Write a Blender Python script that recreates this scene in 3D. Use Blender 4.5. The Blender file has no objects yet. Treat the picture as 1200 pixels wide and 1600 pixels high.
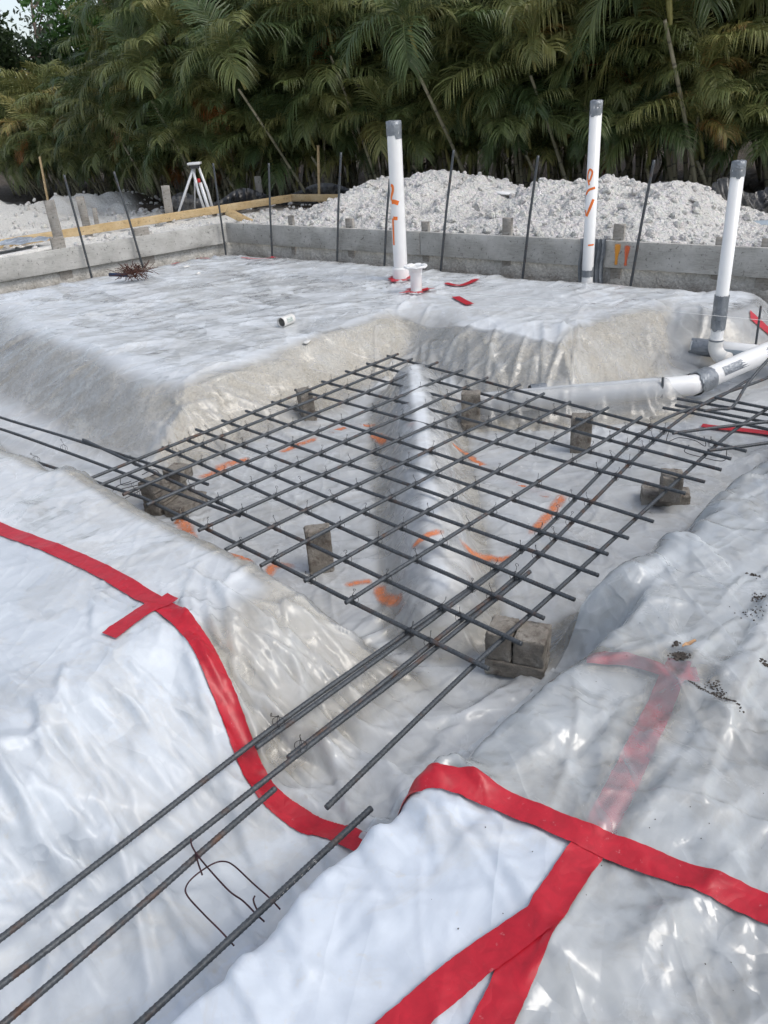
import bpy, math, random
import numpy as np
from mathutils import Matrix, Vector
R = math.radians
random.seed(7)
rng = np.random.default_rng(11)
sc = bpy.context.scene
col = sc.collection

# ------------------------------------------------------------------ camera, world, sun, exposure
FPX, CAM_H = 1202.0, 1.45
M = np.array([[0.68964876, 0.72151395, 0.06166203], [-0.3805871, 0.28869818, 0.87852537],
              [0.6160666, -0.6293417, 0.47369924]]) * np.array([1, -1, -1])
CAM = np.array([0, 0, CAM_H])
cd = bpy.data.cameras.new('camera'); cam = bpy.data.objects.new('camera', cd); col.objects.link(cam)
cd.sensor_fit = 'VERTICAL'; cd.sensor_height = 32.0; cd.lens = FPX / 1600 * 32.0
cd.clip_start = 0.02; cd.clip_end = 500
mw = Matrix.Identity(4)
for i in range(3):
    mw[i][0] = M[0][i]; mw[i][1] = -M[1][i]; mw[i][2] = -M[2][i]; mw[i][3] = CAM[i]
cam.matrix_world = mw
sc.camera = cam

SUN_EL, SUN_AZ = R(52), R(165)          # azimuth measured from +Y towards +X
w = bpy.data.worlds.new('World'); sc.world = w; w.use_nodes = True
nt = w.node_tree; bg = nt.nodes['Background']
sky = nt.nodes.new('ShaderNodeTexSky'); sky.sky_type = 'NISHITA'; sky.sun_disc = False
sky.sun_elevation = SUN_EL; sky.sun_rotation = SUN_AZ
sky.air_density = 1.0; sky.dust_density = 2.0; sky.ozone_density = 1.0; sky.altitude = 0
hs = nt.nodes.new('ShaderNodeHueSaturation'); hs.inputs["Saturation"].default_value = 0.55
nt.links.new(sky.outputs[0], hs.inputs['Color']); nt.links.new(hs.outputs[0], bg.inputs[0])
bg.inputs[1].default_value = 0.15
sd = bpy.data.lights.new('sun', 'SUN'); sd.energy = 1.0; sd.angle = R(28); sd.color = (1, 0.95, 0.87)
so = bpy.data.objects.new('sun', sd); col.objects.link(so)
sdir = Vector((math.sin(SUN_AZ) * math.cos(SUN_EL), math.cos(SUN_AZ) * math.cos(SUN_EL), math.sin(SUN_EL)))
so.rotation_euler = sdir.to_track_quat('Z', 'Y').to_euler(); so.location = (3, -3, 8)
sc.view_settings.view_transform = 'Standard'; sc.view_settings.look = 'None'
sc.view_settings.exposure = 0.42; sc.view_settings.gamma = 1
sc.render.engine = 'CYCLES'
sc.cycles.use_adaptive_sampling = True; sc.cycles.adaptive_threshold = 0.03; sc.cycles.max_bounces = 6; sc.cycles.transparent_max_bounces = 16; sc.cycles.use_denoising = True
sc.cycles.diffuse_bounces = 3; sc.cycles.glossy_bounces = 2; sc.cycles.caustics_reflective = False

# ------------------------------------------------------------------ measuring helpers
def ray(px, py): return M.T @ np.array([(px - 600) / FPX, (py - 800) / FPX, 1.0])
def U(px, py, z=0.0):                      # where a sight line meets the level z
    d = ray(px, py); return CAM + d * ((z - CAM_H) / d[2])
def above(base, px, py):                   # the point over `base` seen at (px, py)
    d = ray(px, py); k = (base[:2] @ d[:2]) / (d[:2] @ d[:2]); return CAM + d * k
def on_plane(px, py, p0, n):
    d = ray(px, py); n = np.array([n[0], n[1], 0.0]); return CAM + d * ((np.array([p0[0], p0[1], 0]) - CAM) @ n / (d @ n))
def depth(p): return float(M[2] @ (np.array(p) - CAM))

# ------------------------------------------------------------------ object helpers
def tag(o, label=None, cat=None, group=None, kind=None):
    if label: o['label'] = label
    if cat: o['category'] = cat
    if group: o['group'] = group
    if kind: o['kind'] = kind
    return o
def empty(name, loc, label, cat, group=None):
    o = bpy.data.objects.new(name, None); col.objects.link(o); o.location = [float(v) for v in loc]
    o.empty_display_size = 0.05
    return tag(o, label, cat, group)
def mesh(name, V, F, m, smooth=True):
    V = np.asarray(V, dtype=np.float32)
    me = bpy.data.meshes.new(name)
    if isinstance(F, np.ndarray) and F.ndim == 2:
        n, k = F.shape
        me.vertices.add(len(V)); me.vertices.foreach_set('co', V.ravel())
        me.loops.add(n * k); me.loops.foreach_set('vertex_index', F.astype(np.int32).ravel())
        me.polygons.add(n); me.polygons.foreach_set('loop_start', np.arange(0, n * k, k, dtype=np.int32))
        me.update(calc_edges=True)
    else:
        me.from_pydata(V.tolist(), [], [list(map(int, f)) for f in F])
    if smooth: me.polygons.foreach_set('use_smooth', np.ones(len(me.polygons), dtype=bool))
    if m: me.materials.append(m)
    me.update()
    return me
def mk(name, VF, m, parent=None, origin=None, smooth=True):
    V, F = VF; V = np.asarray(V, dtype=float)
    off = np.array(parent.location) if parent is not None else (np.array(origin, dtype=float) if origin is not None else np.zeros(3))
    o = bpy.data.objects.new(name, mesh(name, V - off, F, m, smooth)); col.objects.link(o)
    if parent is not None: o.parent = parent
    elif origin is not None: o.location = [float(v) for v in off]
    return o
def join(*parts):
    Vs, Fs, n = [], [], 0
    for V, F in parts:
        Vs.append(np.asarray(V, dtype=float)); Fs += [[int(i) + n for i in f] for f in F]; n += len(V)
    return np.concatenate(Vs), Fs
def frames(P):
    P = np.asarray(P, dtype=float); T = np.gradient(P, axis=0); T /= np.linalg.norm(T, axis=1)[:, None] + 1e-12
    a = np.array([0, 0, 1.0]) if abs(T[0][2]) < .9 else np.array([1.0, 0, 0])
    n = np.cross(T[0], a); n /= np.linalg.norm(n); N = [n]
    for i in range(1, len(P)):
        n = N[-1] - T[i] * (N[-1] @ T[i]); N.append(n / (np.linalg.norm(n) + 1e-12))
    N = np.array(N); return T, N, np.cross(T, N)
def tube(P, r, k=8, cap=True):
    P = np.asarray(P, dtype=float); T, N, B = frames(P); n = len(P)
    r = np.broadcast_to(np.asarray(r, dtype=float), (n,)) if np.ndim(r) < 2 else np.asarray(r)
    th = np.arange(k) * 2 * np.pi / k
    rr = r[:, None] if r.ndim == 1 else r
    V = P[:, None, :] + (N[:, None, :] * np.cos(th)[None, :, None] + B[:, None, :] * np.sin(th)[None, :, None]) * (rr[:, :, None] if rr.ndim == 2 else rr)
    V = V.reshape(-1, 3)
    i = np.arange(n - 1)[:, None] * k; j = np.arange(k)[None, :]; j2 = (j + 1) % k
    F = np.stack([i + j, i + j2, i + k + j2, i + k + j], -1).reshape(-1, 4).tolist()
    if cap: F.append(list(range(k))[::-1]); F.append([(n - 1) * k + q for q in range(k)])
    return V, F
def spline(P, n):
    P = np.asarray(P, dtype=float)
    Q = np.vstack([2 * P[0] - P[1], P, 2 * P[-1] - P[-2]]); out = []
    seg = len(P) - 1
    for u in np.linspace(0, seg, n):
        i = min(int(u), seg - 1); t = u - i; a, b, c, d = Q[i:i + 4]
        out.append(.5 * (2 * b + (c - a) * t + (2 * a - 5 * b + 4 * c - d) * t * t + (3 * b - a - 3 * c + d) * t ** 3))
    return np.array(out)
def rbox(size, r=.004, seg=(4, 4, 4), rough=0.0, seed=0):      # rounded, slightly worn block centred on the origin
    sx, sy, sz = [s / 2 for s in size]; idx = {}; V = []; F = []
    def grid(axis, sgn):
        a, b = [i for i in range(3) if i != axis]; na, nb = seg[a] + 2, seg[b] + 2
        def ticks(n, h): return np.concatenate([[-h], np.linspace(-h + r, h - r, n - 1), [h]])
        ta, tb = ticks(na, size[a] / 2), ticks(nb, size[b] / 2); ids = []
        for u in ta:
            row = []
            for v in tb:
                p = [0, 0, 0]; p[axis] = sgn * size[axis] / 2; p[a] = u; p[b] = v
                key = tuple(round(q, 6) for q in p)
                if key not in idx: idx[key] = len(V); V.append(p)
                row.append(idx[key])
            ids.append(row)
        for i in range(len(ids) - 1):
            for j in range(len(ids[0]) - 1):
                f = [ids[i][j], ids[i + 1][j], ids[i + 1][j + 1], ids[i][j + 1]]
                F.append(f if (sgn > 0) == (axis != 1) else f[::-1])
    for ax in range(3):
        for s in (-1, 1): grid(ax, s)
    V = np.array(V); h = np.array([sx, sy, sz]); inner = np.clip(V, -(h - r), h - r); d = V - inner
    L = np.linalg.norm(d, axis=1); q = L > 1e-9; V[q] = inner[q] + d[q] / L[q][:, None] * r
    if rough:
        rg = np.random.default_rng(seed); V = V + rg.normal(0, rough, V.shape)
    return V, F
def place(VF, loc, rz=0.0, rx=0.0, ry=0.0):
    m = np.array(Matrix.Rotation(rz, 3, 'Z') @ Matrix.Rotation(ry, 3, 'Y') @ Matrix.Rotation(rx, 3, 'X'))
    return np.asarray(VF[0]) @ m.T + np.array(loc), VF[1]
def beam(a, b, wd, ht, up=(0, 0, 1), seg=8, rough=.0008, seed=0, r=.003):   # board from a to b
    a, b = np.array(a, float), np.array(b, float); L = np.linalg.norm(b - a); x = (b - a) / L
    y = np.cross(up, x); y /= np.linalg.norm(y); z = np.cross(x, y)
    V, F = rbox((L, wd, ht), r, (seg, 1, 3), rough, seed)
    return V @ np.array([x, y, z]) + (a + b) / 2, F

# ------------------------------------------------------------------ noise on arrays
class Noise:
    def __init__(s, seed): s.g = np.random.default_rng(seed).random((256, 256))
    def __call__(s, x, y):
        xi = np.floor(x).astype(int); yi = np.floor(y).astype(int); u = x - xi; v = y - yi
        u = u * u * u * (u * (u * 6 - 15) + 10); v = v * v * v * (v * (v * 6 - 15) + 10)
        a, b, c, d = s.g[xi & 255, yi & 255], s.g[(xi + 1) & 255, yi & 255], s.g[xi & 255, (yi + 1) & 255], s.g[(xi + 1) & 255, (yi + 1) & 255]
        return (a + (b - a) * u) * (1 - v) + (c + (d - c) * u) * v - .5
def fbm(x, y, f, seed=0, octv=4, gain=.5):
    o = 0; a = 1.0
    for i in range(octv):
        th = .6 + 1.1 * i; c, s_ = math.cos(th), math.sin(th); nz = Noise(seed * 31 + i)
        o = o + a * nz((x * c - y * s_) * f + 7.3 * i, (x * s_ + y * c) * f + 3.1 * i); f *= 2.03; a *= gain
    return o
def S(t): t = np.clip(t, 0, 1); return t * t * (3 - 2 * t)
def rect_in(x, y, x0, x1, y0, y1): return np.minimum(np.minimum(x - x0, x1 - x), np.minimum(y - y0, y1 - y))
def seg_dist(x, y, a, b):
    ax, ay = a[:2]; bx, by = b[:2]; dx, dy = bx - ax, by - ay; t = np.clip(((x - ax) * dx + (y - ay) * dy) / (dx * dx + dy * dy), 0, 1)
    return np.hypot(x - ax - t * dx, y - ay - t * dy), t

# ------------------------------------------------------------------ materials
class NT:
    def __init__(s, name):
        s.m = bpy.data.materials.new(name); s.m.use_nodes = True; s.t = s.m.node_tree; s.b = s.t.nodes['Principled BSDF']; s.out = s.t.nodes['Material Output']
        s.tc = s.n('ShaderNodeTexCoord')
    def n(s, ty, **kw):
        nd = s.t.nodes.new(ty)
        for k, v in kw.items(): setattr(nd, k, v)
        return nd
    def l(s, a, b): s.t.links.new(a, b)
    def noise(s, scale, detail=4, rough=.55, dist=0.0, vec=None, stretch=None):
        nd = s.n('ShaderNodeTexNoise'); nd.inputs['Scale'].default_value = scale; nd.inputs['Detail'].default_value = detail
        nd.inputs['Roughness'].default_value = rough; nd.inputs['Distortion'].default_value = dist
        v = vec or s.tc.outputs['Object']
        if stretch is not None:
            mp = s.n('ShaderNodeMapping'); mp.inputs['Scale'].default_value = stretch; s.l(v, mp.inputs[0]); v = mp.outputs[0]
        s.l(v, nd.inputs['Vector']); return nd.outputs['Fac']
    def vor(s, scale, feature='F1', out='Distance', vec=None, rnd=1.0):
        nd = s.n('ShaderNodeTexVoronoi', feature=feature); nd.inputs['Scale'].default_value = scale; nd.inputs['Randomness'].default_value = rnd
        s.l(vec or s.tc.outputs['Object'], nd.inputs['Vector']); return nd.outputs[out]
    def math(s, op, a, b=None, clamp=False):
        nd = s.n('ShaderNodeMath', operation=op, use_clamp=clamp)
        for i, q in enumerate((a, b)):
            if q is None: continue
            if isinstance(q, (int, float)): nd.inputs[i].default_value = q
            else: s.l(q, nd.inputs[i])
        return nd.outputs[0]
    def ramp(s, fac, stops):
        nd = s.n('ShaderNodeValToRGB'); el = nd.color_ramp.elements
        while len(el) < len(stops): el.new(.5)
        for e, (p, c) in zip(el, stops): e.position = p; e.color = (*c, 1) if len(c) == 3 else c
        s.l(fac, nd.inputs[0]); return nd.outputs[0]
    def mix(s, fac, a, b, mode='MIX'):
        nd = s.n('ShaderNodeMix', data_type='RGBA', blend_type=mode)
        for i, q in ((0, fac), (6, a), (7, b)):
            if isinstance(q, (int, float)): nd.inputs[i].default_value = q
            elif isinstance(q, tuple): nd.inputs[i].default_value = (*q, 1)
            else: s.l(q, nd.inputs[i])
        return nd.outputs[2]
    def bump(s, h, strength, dist=.01, prev=None):
        nd = s.n('ShaderNodeBump'); nd.inputs['Strength'].default_value = strength; nd.inputs['Distance'].default_value = dist
        s.l(h, nd.inputs['Height'])
        if prev is not None: s.l(prev, nd.inputs['Normal'])
        return nd.outputs[0]
    def attr(s, name, out='Fac'):
        nd = s.n('ShaderNodeAttribute'); nd.attribute_name = name; return nd.outputs[out]
    def set(s, **kw):
        nm = dict(col='Base Color', rough='Roughness', metal='Metallic', normal='Normal', spec='Specular IOR Level', alpha='Alpha')
        for k, v in kw.items():
            i = s.b.inputs[nm[k]]
            if isinstance(v, tuple): i.default_value = (*v, 1)
            elif isinstance(v, (int, float)): i.default_value = v
            else: s.l(v, i)
        return s
def simple(name, c, rough=.5, metal=0.0, var=.25, scale=20, bump=.2, bscale=60, spec=.5):
    t = NT(name); n = t.noise(scale, 5)
    c0 = tuple(x * (1 - var) for x in c); c1 = tuple(min(1, x * (1 + var)) for x in c)
    t.set(col=t.ramp(n, [(.3, c0), (.7, c1)]), rough=rough, metal=metal, spec=spec)
    if bump: t.set(normal=t.bump(t.noise(bscale, 4), bump, .004))
    return t.m

def film_mat(name, base, a0, a_noise, a_gap, a_flat, rough=.2, bump=1.0, gloss=1.0, thru=.4, fw=1.0, lines=(.5, 1.9)):
    t = NT(name); P = t.tc.outputs['Object']
    # creases: folded noise at several sizes, thin pinched ridges and faceted cells
    dn = t.n('ShaderNodeTexNoise'); dn.inputs['Scale'].default_value = 2.2; dn.inputs['Detail'].default_value = 3; t.l(P, dn.inputs['Vector'])
    dv = t.n('ShaderNodeVectorMath', operation='MULTIPLY_ADD'); dv.inputs[1].default_value = (.35, .35, .35)
    t.l(dn.outputs['Color'], dv.inputs[0]); t.l(P, dv.inputs[2]); W = dv.outputs[0]
    def taut(scale, ang, k, st=.07):              # long fine straight creases running one way
        mp = t.n('ShaderNodeMapping'); mp.vector_type = 'TEXTURE'; mp.inputs['Rotation'].default_value = (0, 0, ang); mp.inputs['Scale'].default_value = (1 / st, 1, 1); t.l(W0, mp.inputs[0])
        n = t.noise(scale, 1.5, .5, 0, vec=mp.outputs[0]); return t.math('POWER', t.math('SUBTRACT', 1.0, t.math('MULTIPLY', t.math('ABSOLUTE', t.math('SUBTRACT', n, .5)), k), True), 1.5)
    dv0 = t.n('ShaderNodeVectorMath', operation='MULTIPLY_ADD'); dv0.inputs[1].default_value = (.06, .06, .06); t.l(dn.outputs['Color'], dv0.inputs[0]); t.l(P, dv0.inputs[2]); W0 = dv0.outputs[0]
    r1 = taut(7, lines[0], 13); r2 = taut(10, lines[1], 11, .10)
    # some stretches of the sheet are taut, others crumpled
    crump = t.ramp(t.noise(1.9, 3, .6, .5), [(.36, (.2,) * 3), (.62, (1, 1, 1))])
    # flat facets between creases: each cell leans its own way
    geo = t.n('ShaderNodeNewGeometry'); nrm = geo.outputs['Normal']
    dv2 = t.n('ShaderNodeVectorMath', operation='MULTIPLY_ADD'); dv2.inputs[1].default_value = (.10, .10, .10)
    t.l(dn.outputs['Color'], dv2.inputs[0]); t.l(P, dv2.inputs[2]); W2 = dv2.outputs[0]
    for scale, k, st in ((5, .30, (1, .38, 1)), (13, .26, (.4, 1.1, 1)), (36, .17, (1, .6, 1))):
        mp = t.n('ShaderNodeMapping'); mp.inputs['Scale'].default_value = st; mp.inputs['Rotation'].default_value = (0, 0, scale); t.l(W2, mp.inputs[0])
        c_ = t.vor(scale, out='Color', vec=mp.outputs[0]); sb = t.n('ShaderNodeVectorMath', operation='SUBTRACT'); sb.inputs[1].default_value = (.5, .5, .5); t.l(c_, sb.inputs[0])
        sl = t.n('ShaderNodeVectorMath', operation='SCALE'); t.l(sb.outputs[0], sl.inputs[0]); t.l(t.math('MULTIPLY', crump, k * fw), sl.inputs['Scale'])
        ad = t.n('ShaderNodeVectorMath', operation='ADD'); t.l(nrm, ad.inputs[0]); t.l(sl.outputs[0], ad.inputs[1]); nrm = ad.outputs[0]
    nz = t.n('ShaderNodeVectorMath', operation='NORMALIZE'); t.l(nrm, nz.inputs[0])
    lm = t.ramp(t.noise(2.6, 2), [(.42, (0, 0, 0)), (.58, (1, 1, 1))])
    rd = t.math('ADD', t.math('MULTIPLY', r1, t.math('MULTIPLY', lm, .20)), t.math('MULTIPLY', r2, t.math('MULTIPLY', t.math('SUBTRACT', 1.0, lm), .16)))
    nb = t.bump(rd, min(1.0, .85 * bump), .02, prev=nz.outputs[0])
    smear = t.noise(4.5, 6, .65, 1.0)
    blot = t.noise(38, 4, .6, .4)
    cc = t.ramp(smear, [(.3, tuple(x * .87 for x in base)), (.7, tuple(min(1, x * 1.04) for x in base))])
    dust = t.ramp(blot, [(.62, (0, 0, 0)), (.75, (1, 1, 1))])
    cc = t.mix(t.math('MULTIPLY', dust, .45), cc, (.60, .58, .53))
    stain = t.ramp(t.noise(2.3, 7, .68, .8, vec=P), [(.50, (0, 0, 0)), (.56, (.8, .8, .8)), (.64, (.15, .15, .15))]); cc = t.mix(t.math('MULTIPLY', stain, .34), cc, (.53, .505, .45))
    df = t.n('ShaderNodeBsdfDiffuse'); t.l(cc, df.inputs[0]); t.l(nb, df.inputs['Normal'])
    tr = t.n('ShaderNodeBsdfTransparent'); tr.inputs[0].default_value = (.97, .975, .975, 1)
    ms = t.n('ShaderNodeMixShader')
    a = t.math('ADD', a0, t.math('MULTIPLY', t.math('SUBTRACT', t.noise(3.1, 5, .6, .8), .5), a_noise))
    a = t.math('ADD', a, t.math('MULTIPLY', t.attr('gap'), a_gap)); a = t.math('ADD', a, t.math('MULTIPLY', t.attr('flat'), a_flat))
    a = t.math('ADD', a, t.math('MULTIPLY', rd, .45))
    a = t.math('MINIMUM', t.math('MAXIMUM', a, .10), 1.0)
    t.l(a, ms.inputs[0]); tl_ = t.n('ShaderNodeBsdfTranslucent'); t.l(cc, tl_.inputs[0]); t.l(nb, tl_.inputs['Normal'])
    body = t.n('ShaderNodeMixShader'); body.inputs[0].default_value = thru; t.l(df.outputs[0], body.inputs[1]); t.l(tl_.outputs[0], body.inputs[2])
    t.l(tr.outputs[0], ms.inputs[1]); t.l(body.outputs[0], ms.inputs[2])
    gl = t.n('ShaderNodeBsdfGlossy'); gl.inputs['Color'].default_value = (1, 1, 1, 1); t.l(nb, gl.inputs['Normal'])
    t.l(t.ramp(smear, [(.3, (rough * .75,) * 3), (.75, (rough * 1.7,) * 3)]), gl.inputs['Roughness'])
    fr = t.n('ShaderNodeFresnel'); fr.inputs['IOR'].default_value = 1.52; t.l(nb, fr.inputs['Normal'])
    fin = t.n('ShaderNodeMixShader'); t.l(t.math('MULTIPLY', fr.outputs[0], 1.6 * gloss, True), fin.inputs[0]); t.l(ms.outputs[0], fin.inputs[1]); t.l(gl.outputs[0], fin.inputs[2])
    t.l(fin.outputs[0], t.out.inputs[0])
    return t.m
M_film = film_mat('clear_film', (.81, .845, .875), .22, .18, .20, .62, .20, .46, .50, .15, .85, (-.65, .75))
M_white = film_mat('white_film', (.62, .665, .71), 1.0, .0, .0, .0, .36, .60, .48, .04, .95, (1.7, .6))
M_white2 = film_mat('double_film', (.61, .665, .735), 1.0, .0, .0, .0, .38, .50, .45, .03, .8, (.5, 2.1))
M_right = film_mat('grey_film', (.80, .85, .885), .48, .36, .10, .04, .20, .75, .75, .15, 1.25, (-.3, .9))

def tape_mat(name, c):
    t = NT(name); W = t.tc.outputs['Object']; n = t.noise(30, 4, .6, .8); f = t.math('ABSOLUTE', t.math('SUBTRACT', t.noise(22, 1, .5, .5), .5))
    sc_ = t.ramp(t.noise(55, 5, .7), [(.64, (0, 0, 0)), (.72, (1, 1, 1))])
    t.set(col=t.mix(t.math('MULTIPLY', sc_, .28), t.ramp(n, [(.3, tuple(x * .82 for x in c)), (.7, tuple(min(1, x * 1.12) for x in c))]), (.75, .45, .45)), rough=.4, normal=t.bump(f, .4, .008)); return t.m
M_tape = tape_mat('red_tape', (.46, .012, .026))
def rebar_mat_(name, rust):
    t = NT(name); n = t.noise(14, 5, .6); g = t.noise(160, 3)
    base = t.ramp(g, [(.3, (.048, .054, .060)), (.7, (.115, .126, .136))])
    r = t.ramp(t.noise(70, 4), [(.3, (.07, .035, .02)), (.7, (.17, .09, .055))])
    m = t.ramp(n, [(.62 - rust * .35, (0, 0, 0)), (.80 - rust * .25, (1, 1, 1))])
    t.set(col=t.mix(m, base, r), rough=t.ramp(n, [(.3, (.42,) * 3), (.7, (.62,) * 3)]), metal=.35, normal=t.bump(t.noise(220, 3), .25, .002), spec=.4); return t.m
M_rebar = rebar_mat_('rebar_steel', .16); M_rust = rebar_mat_('rusty_steel', .42)
M_wire = simple('tie_wire_steel', (.035, .035, .04), .5, .5, .3, 40, 0)
M_rwire = simple('rusty_wire', (.085, .035, .024), .75, .2, .5, 40, .3)
M_pwire = simple('dark_red_wire', (.05, .018, .024), .55, .3, .4, 30, 0)
def paver_mat():
    t = NT('paver_concrete'); n = t.noise(9, 6, .65); s = t.noise(170, 4, .7); g = t.noise(24, 4, .6, .5)
    c = t.ramp(n, [(.3, (.125, .108, .09)), (.5, (.27, .245, .21)), (.68, (.45, .425, .38))])
    c = t.mix(t.ramp(g, [(.52, (0, 0, 0)), (.66, (.7, .7, .7))]), c, (.085, .06, .045))
    c = t.mix(t.ramp(s, [(.6, (0, 0, 0)), (.72, (.6, .6, .6))]), c, (.48, .45, .40))
    t.set(col=c, rough=.92, normal=t.bump(t.math('ADD', s, t.noise(60, 4)), 1.0, .006)); return t.m
M_paver = paver_mat()
def board_mat(name, a, b, stain, grain=1.0):
    t = NT(name); g = t.noise(7, 6, .65, .6, stretch=(2, 2, 22)); n = t.noise(5, 5, .65); s = t.noise(34, 4, .7)
    c = t.ramp(g, [(.3, a), (.7, b)])
    c = t.mix(t.ramp(n, [(.42, (0, 0, 0)), (.68, (.75, .75, .75))]), c, stain)
    c = t.mix(t.ramp(s, [(.58, (0, 0, 0)), (.68, (.75, .75, .75))]), c, tuple(x * .3 for x in a))
    t.set(col=c, rough=.88, normal=t.bump(t.math('ADD', g, t.math('MULTIPLY', s, .5)), .5 * grain, .004)); return t.m
M_board = board_mat('weathered_board', (.30, .29, .265), (.46, .45, .42), (.56, .55, .52))
M_boardw = board_mat('limed_board', (.36, .355, .335), (.50, .495, .47), (.60, .595, .57))
M_stake = board_mat('grey_stake', (.20, .18, .155), (.36, .335, .30), (.42, .41, .385))
M_yellow = board_mat('fresh_lumber', (.38, .27, .135), (.56, .41, .22), (.60, .48, .31), .6)
M_pvc = simple('white_pvc', (.82, .82, .81), .32, 0, .03, 6, .03, 40)
M_pvcd = simple('dusty_pvc', (.70, .69, .66), .5, 0, .12, 20, .1, 60)
M_gpvc = simple('blue_grey_pvc', (.36, .42, .47), .4, 0, .1, 10, .05, 40)
def duct_mat():
    t = NT('grey_duct_tape'); f = t.math('ABSOLUTE', t.math('SUBTRACT', t.noise(26, 2, .5, 1.2), .5)); n = t.noise(12, 4)
    t.set(col=t.ramp(n, [(.3, (.17, .19, .21)), (.7, (.30, .32, .345))]), rough=.33, metal=.35, normal=t.bump(f, .9, .012)); return t.m
M_duct = duct_mat()
def paint_mat(name, c, thin):
    t = NT(name); n = t.noise(30, 5, .7, .3)
    t.set(col=c, rough=.6)
    if thin:
        tr = t.n('ShaderNodeBsdfTransparent'); ms = t.n('ShaderNodeMixShader')
        e = t.attr('edge'); a = t.math('SUBTRACT', e, t.math('MULTIPLY', n, thin)); a = t.math('MULTIPLY', a, 1.45, True); a = t.math('MULTIPLY', a, .8)
        t.l(a, ms.inputs[0]); t.l(tr.outputs[0], ms.inputs[1]); t.l(t.b.outputs[0], ms.inputs[2]); t.l(ms.outputs[0], t.out.inputs[0])
    return t.m
M_opaint = paint_mat('orange_spray', (.88, .23, .045), 1.0)
M_omark = paint_mat('orange_marker', (.90, .20, .03), 0)
M_ymark = paint_mat('amber_marker', (.88, .36, .03), .55)
M_rmark = paint_mat('red_orange_marker', (.90, .15, .03), .75)

# ------------------------------------------------------------------ ground
F0 = np.array([5.31, 7.63]); E1 = np.array([.1286, -.9917]); E2 = np.array([-.991, .133]); N1 = np.array([-.9917, -.1286]); N2 = np.array([-.133, -.991])
ZP = .12
FW = np.array([M[2, 0], M[2, 1]]); FW = FW / np.hypot(*FW); RT = np.array([FW[1], -FW[0]])
def d12(x, y): return (x - F0[0]) * N1[0] + (y - F0[1]) * N1[1], (x - F0[0]) * N2[0] + (y - F0[1]) * N2[1]
PIPE_A, PIPE_B = U(738, 632, -.10), U(1040, 606, -.06)       # sewer pipe stretch under the sheet
UP_A, UP_B = U(648, 590, -.05), U(690, 950, -.13)            # pipe under the mat
def earth(x, y):
    wx = x + (.06 + .16 * S((x - 1.6) / .8)) * fbm(x, y, 1.3, 1) + .025 * fbm(x, y, 6, 2, 3); wy = y +   .17 * fbm(x, y, 1.3, 3) * S((x - .6) / .8) + .025 * fbm(x, y, 6, 4, 3)
    h = ZP + .02 * fbm(x, y, 1.2, 5) + .006 * fbm(x, y, 9, 6, 4)
    dep = np.zeros_like(x)
    def cut(sdv, floor): 
        nonlocal dep
        dep = np.maximum(dep, (ZP - floor) * sdv)
    big = np.minimum
    cut(big(big(S((wx - 1.16) / .24), S((4.22 - wx) / .84)), big(S((wy - .88) / .2), S((3.93 - wy) / .75))), -.205)
    cut(big(S((wx - 3.0) / .3), big(S((wy - .88) / .2), S((2.5 - .12 * (wx - 4) - wy) / .5))), -.19)
    cut(big(S((1.9 - wx) / .2), big(S((wy - .80) / .11), S((1.80 - wy) / .62))), -.175)
    cut(big(big(S((wx - 1.1) / .22), S((2.32 + .03 * (wy - 4) - wx) / .80)), S((wy - 3.2) / .2)), -.16)
    d1, d2 = d12(x, y); q = .05 * fbm(x, y, 3, 8)
    cut(np.maximum(S((.62 + q - d1) / .36), S((.74 + q - d2) / .34)), -.12)
    h = h - dep
    bank = S((.015 + .25 * q - np.minimum(d1, d2)) / .13)
    dout = -np.minimum(d1, d2); dist = x * FW[0] + y * FW[1]
    ho = .235 + .05 * fbm(x, y, 2.2, 9) + .03 * fbm(x, y, 8, 10) - .16 * S((dout - .4) / 3.5) - .14 * S((dist - 11.5) / 5)
    lat = x * RT[0] + y * RT[1]
    ho = ho + .34 * np.exp(-((dist - 14.6) / .9) ** 2) * S((-lat - 3.0) / 1.5) * (.7 + 1.2 * fbm(x, y, 1.5, 12))
    ho = ho + .012 * fbm(x, y, 26, 13, 3)
    return h * (1 - bank) + ho * bank + .02 * fbm(x, y, 22, 14, 3) * np.exp(-((np.minimum(d1, d2) - .0) / .12) ** 2)
def axis(parts):
    out = [parts[0][0]]
    for a, b, st in parts: out += list(np.linspace(a, b, max(2, int(round((b - a) / st)) + 1))[1:])
    return np.array(out)
def grid_faces(nx, ny):
    i = np.arange(nx - 1)[:, None] * ny; j = np.arange(ny - 1)[None, :]
    return np.stack([i + j, i + ny + j, i + ny + j + 1, i + j + 1], -1).reshape(-1, 4)
gx = axis([(-80, -12, 4), (-12, -1.5, .35), (-1.5, 6.6, .03), (6.6, 12, .07), (12, 25, .4), (25, 110, 5)])
gy = axis([(-80, -12, 4), (-12, -1.5, .35), (-1.5, 9, .03), (9, 13, .07), (13, 25, .3), (25, 110, 5)])
GX, GY = np.meshgrid(gx, gy, indexing='ij'); GZ = earth(GX, GY)
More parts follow.
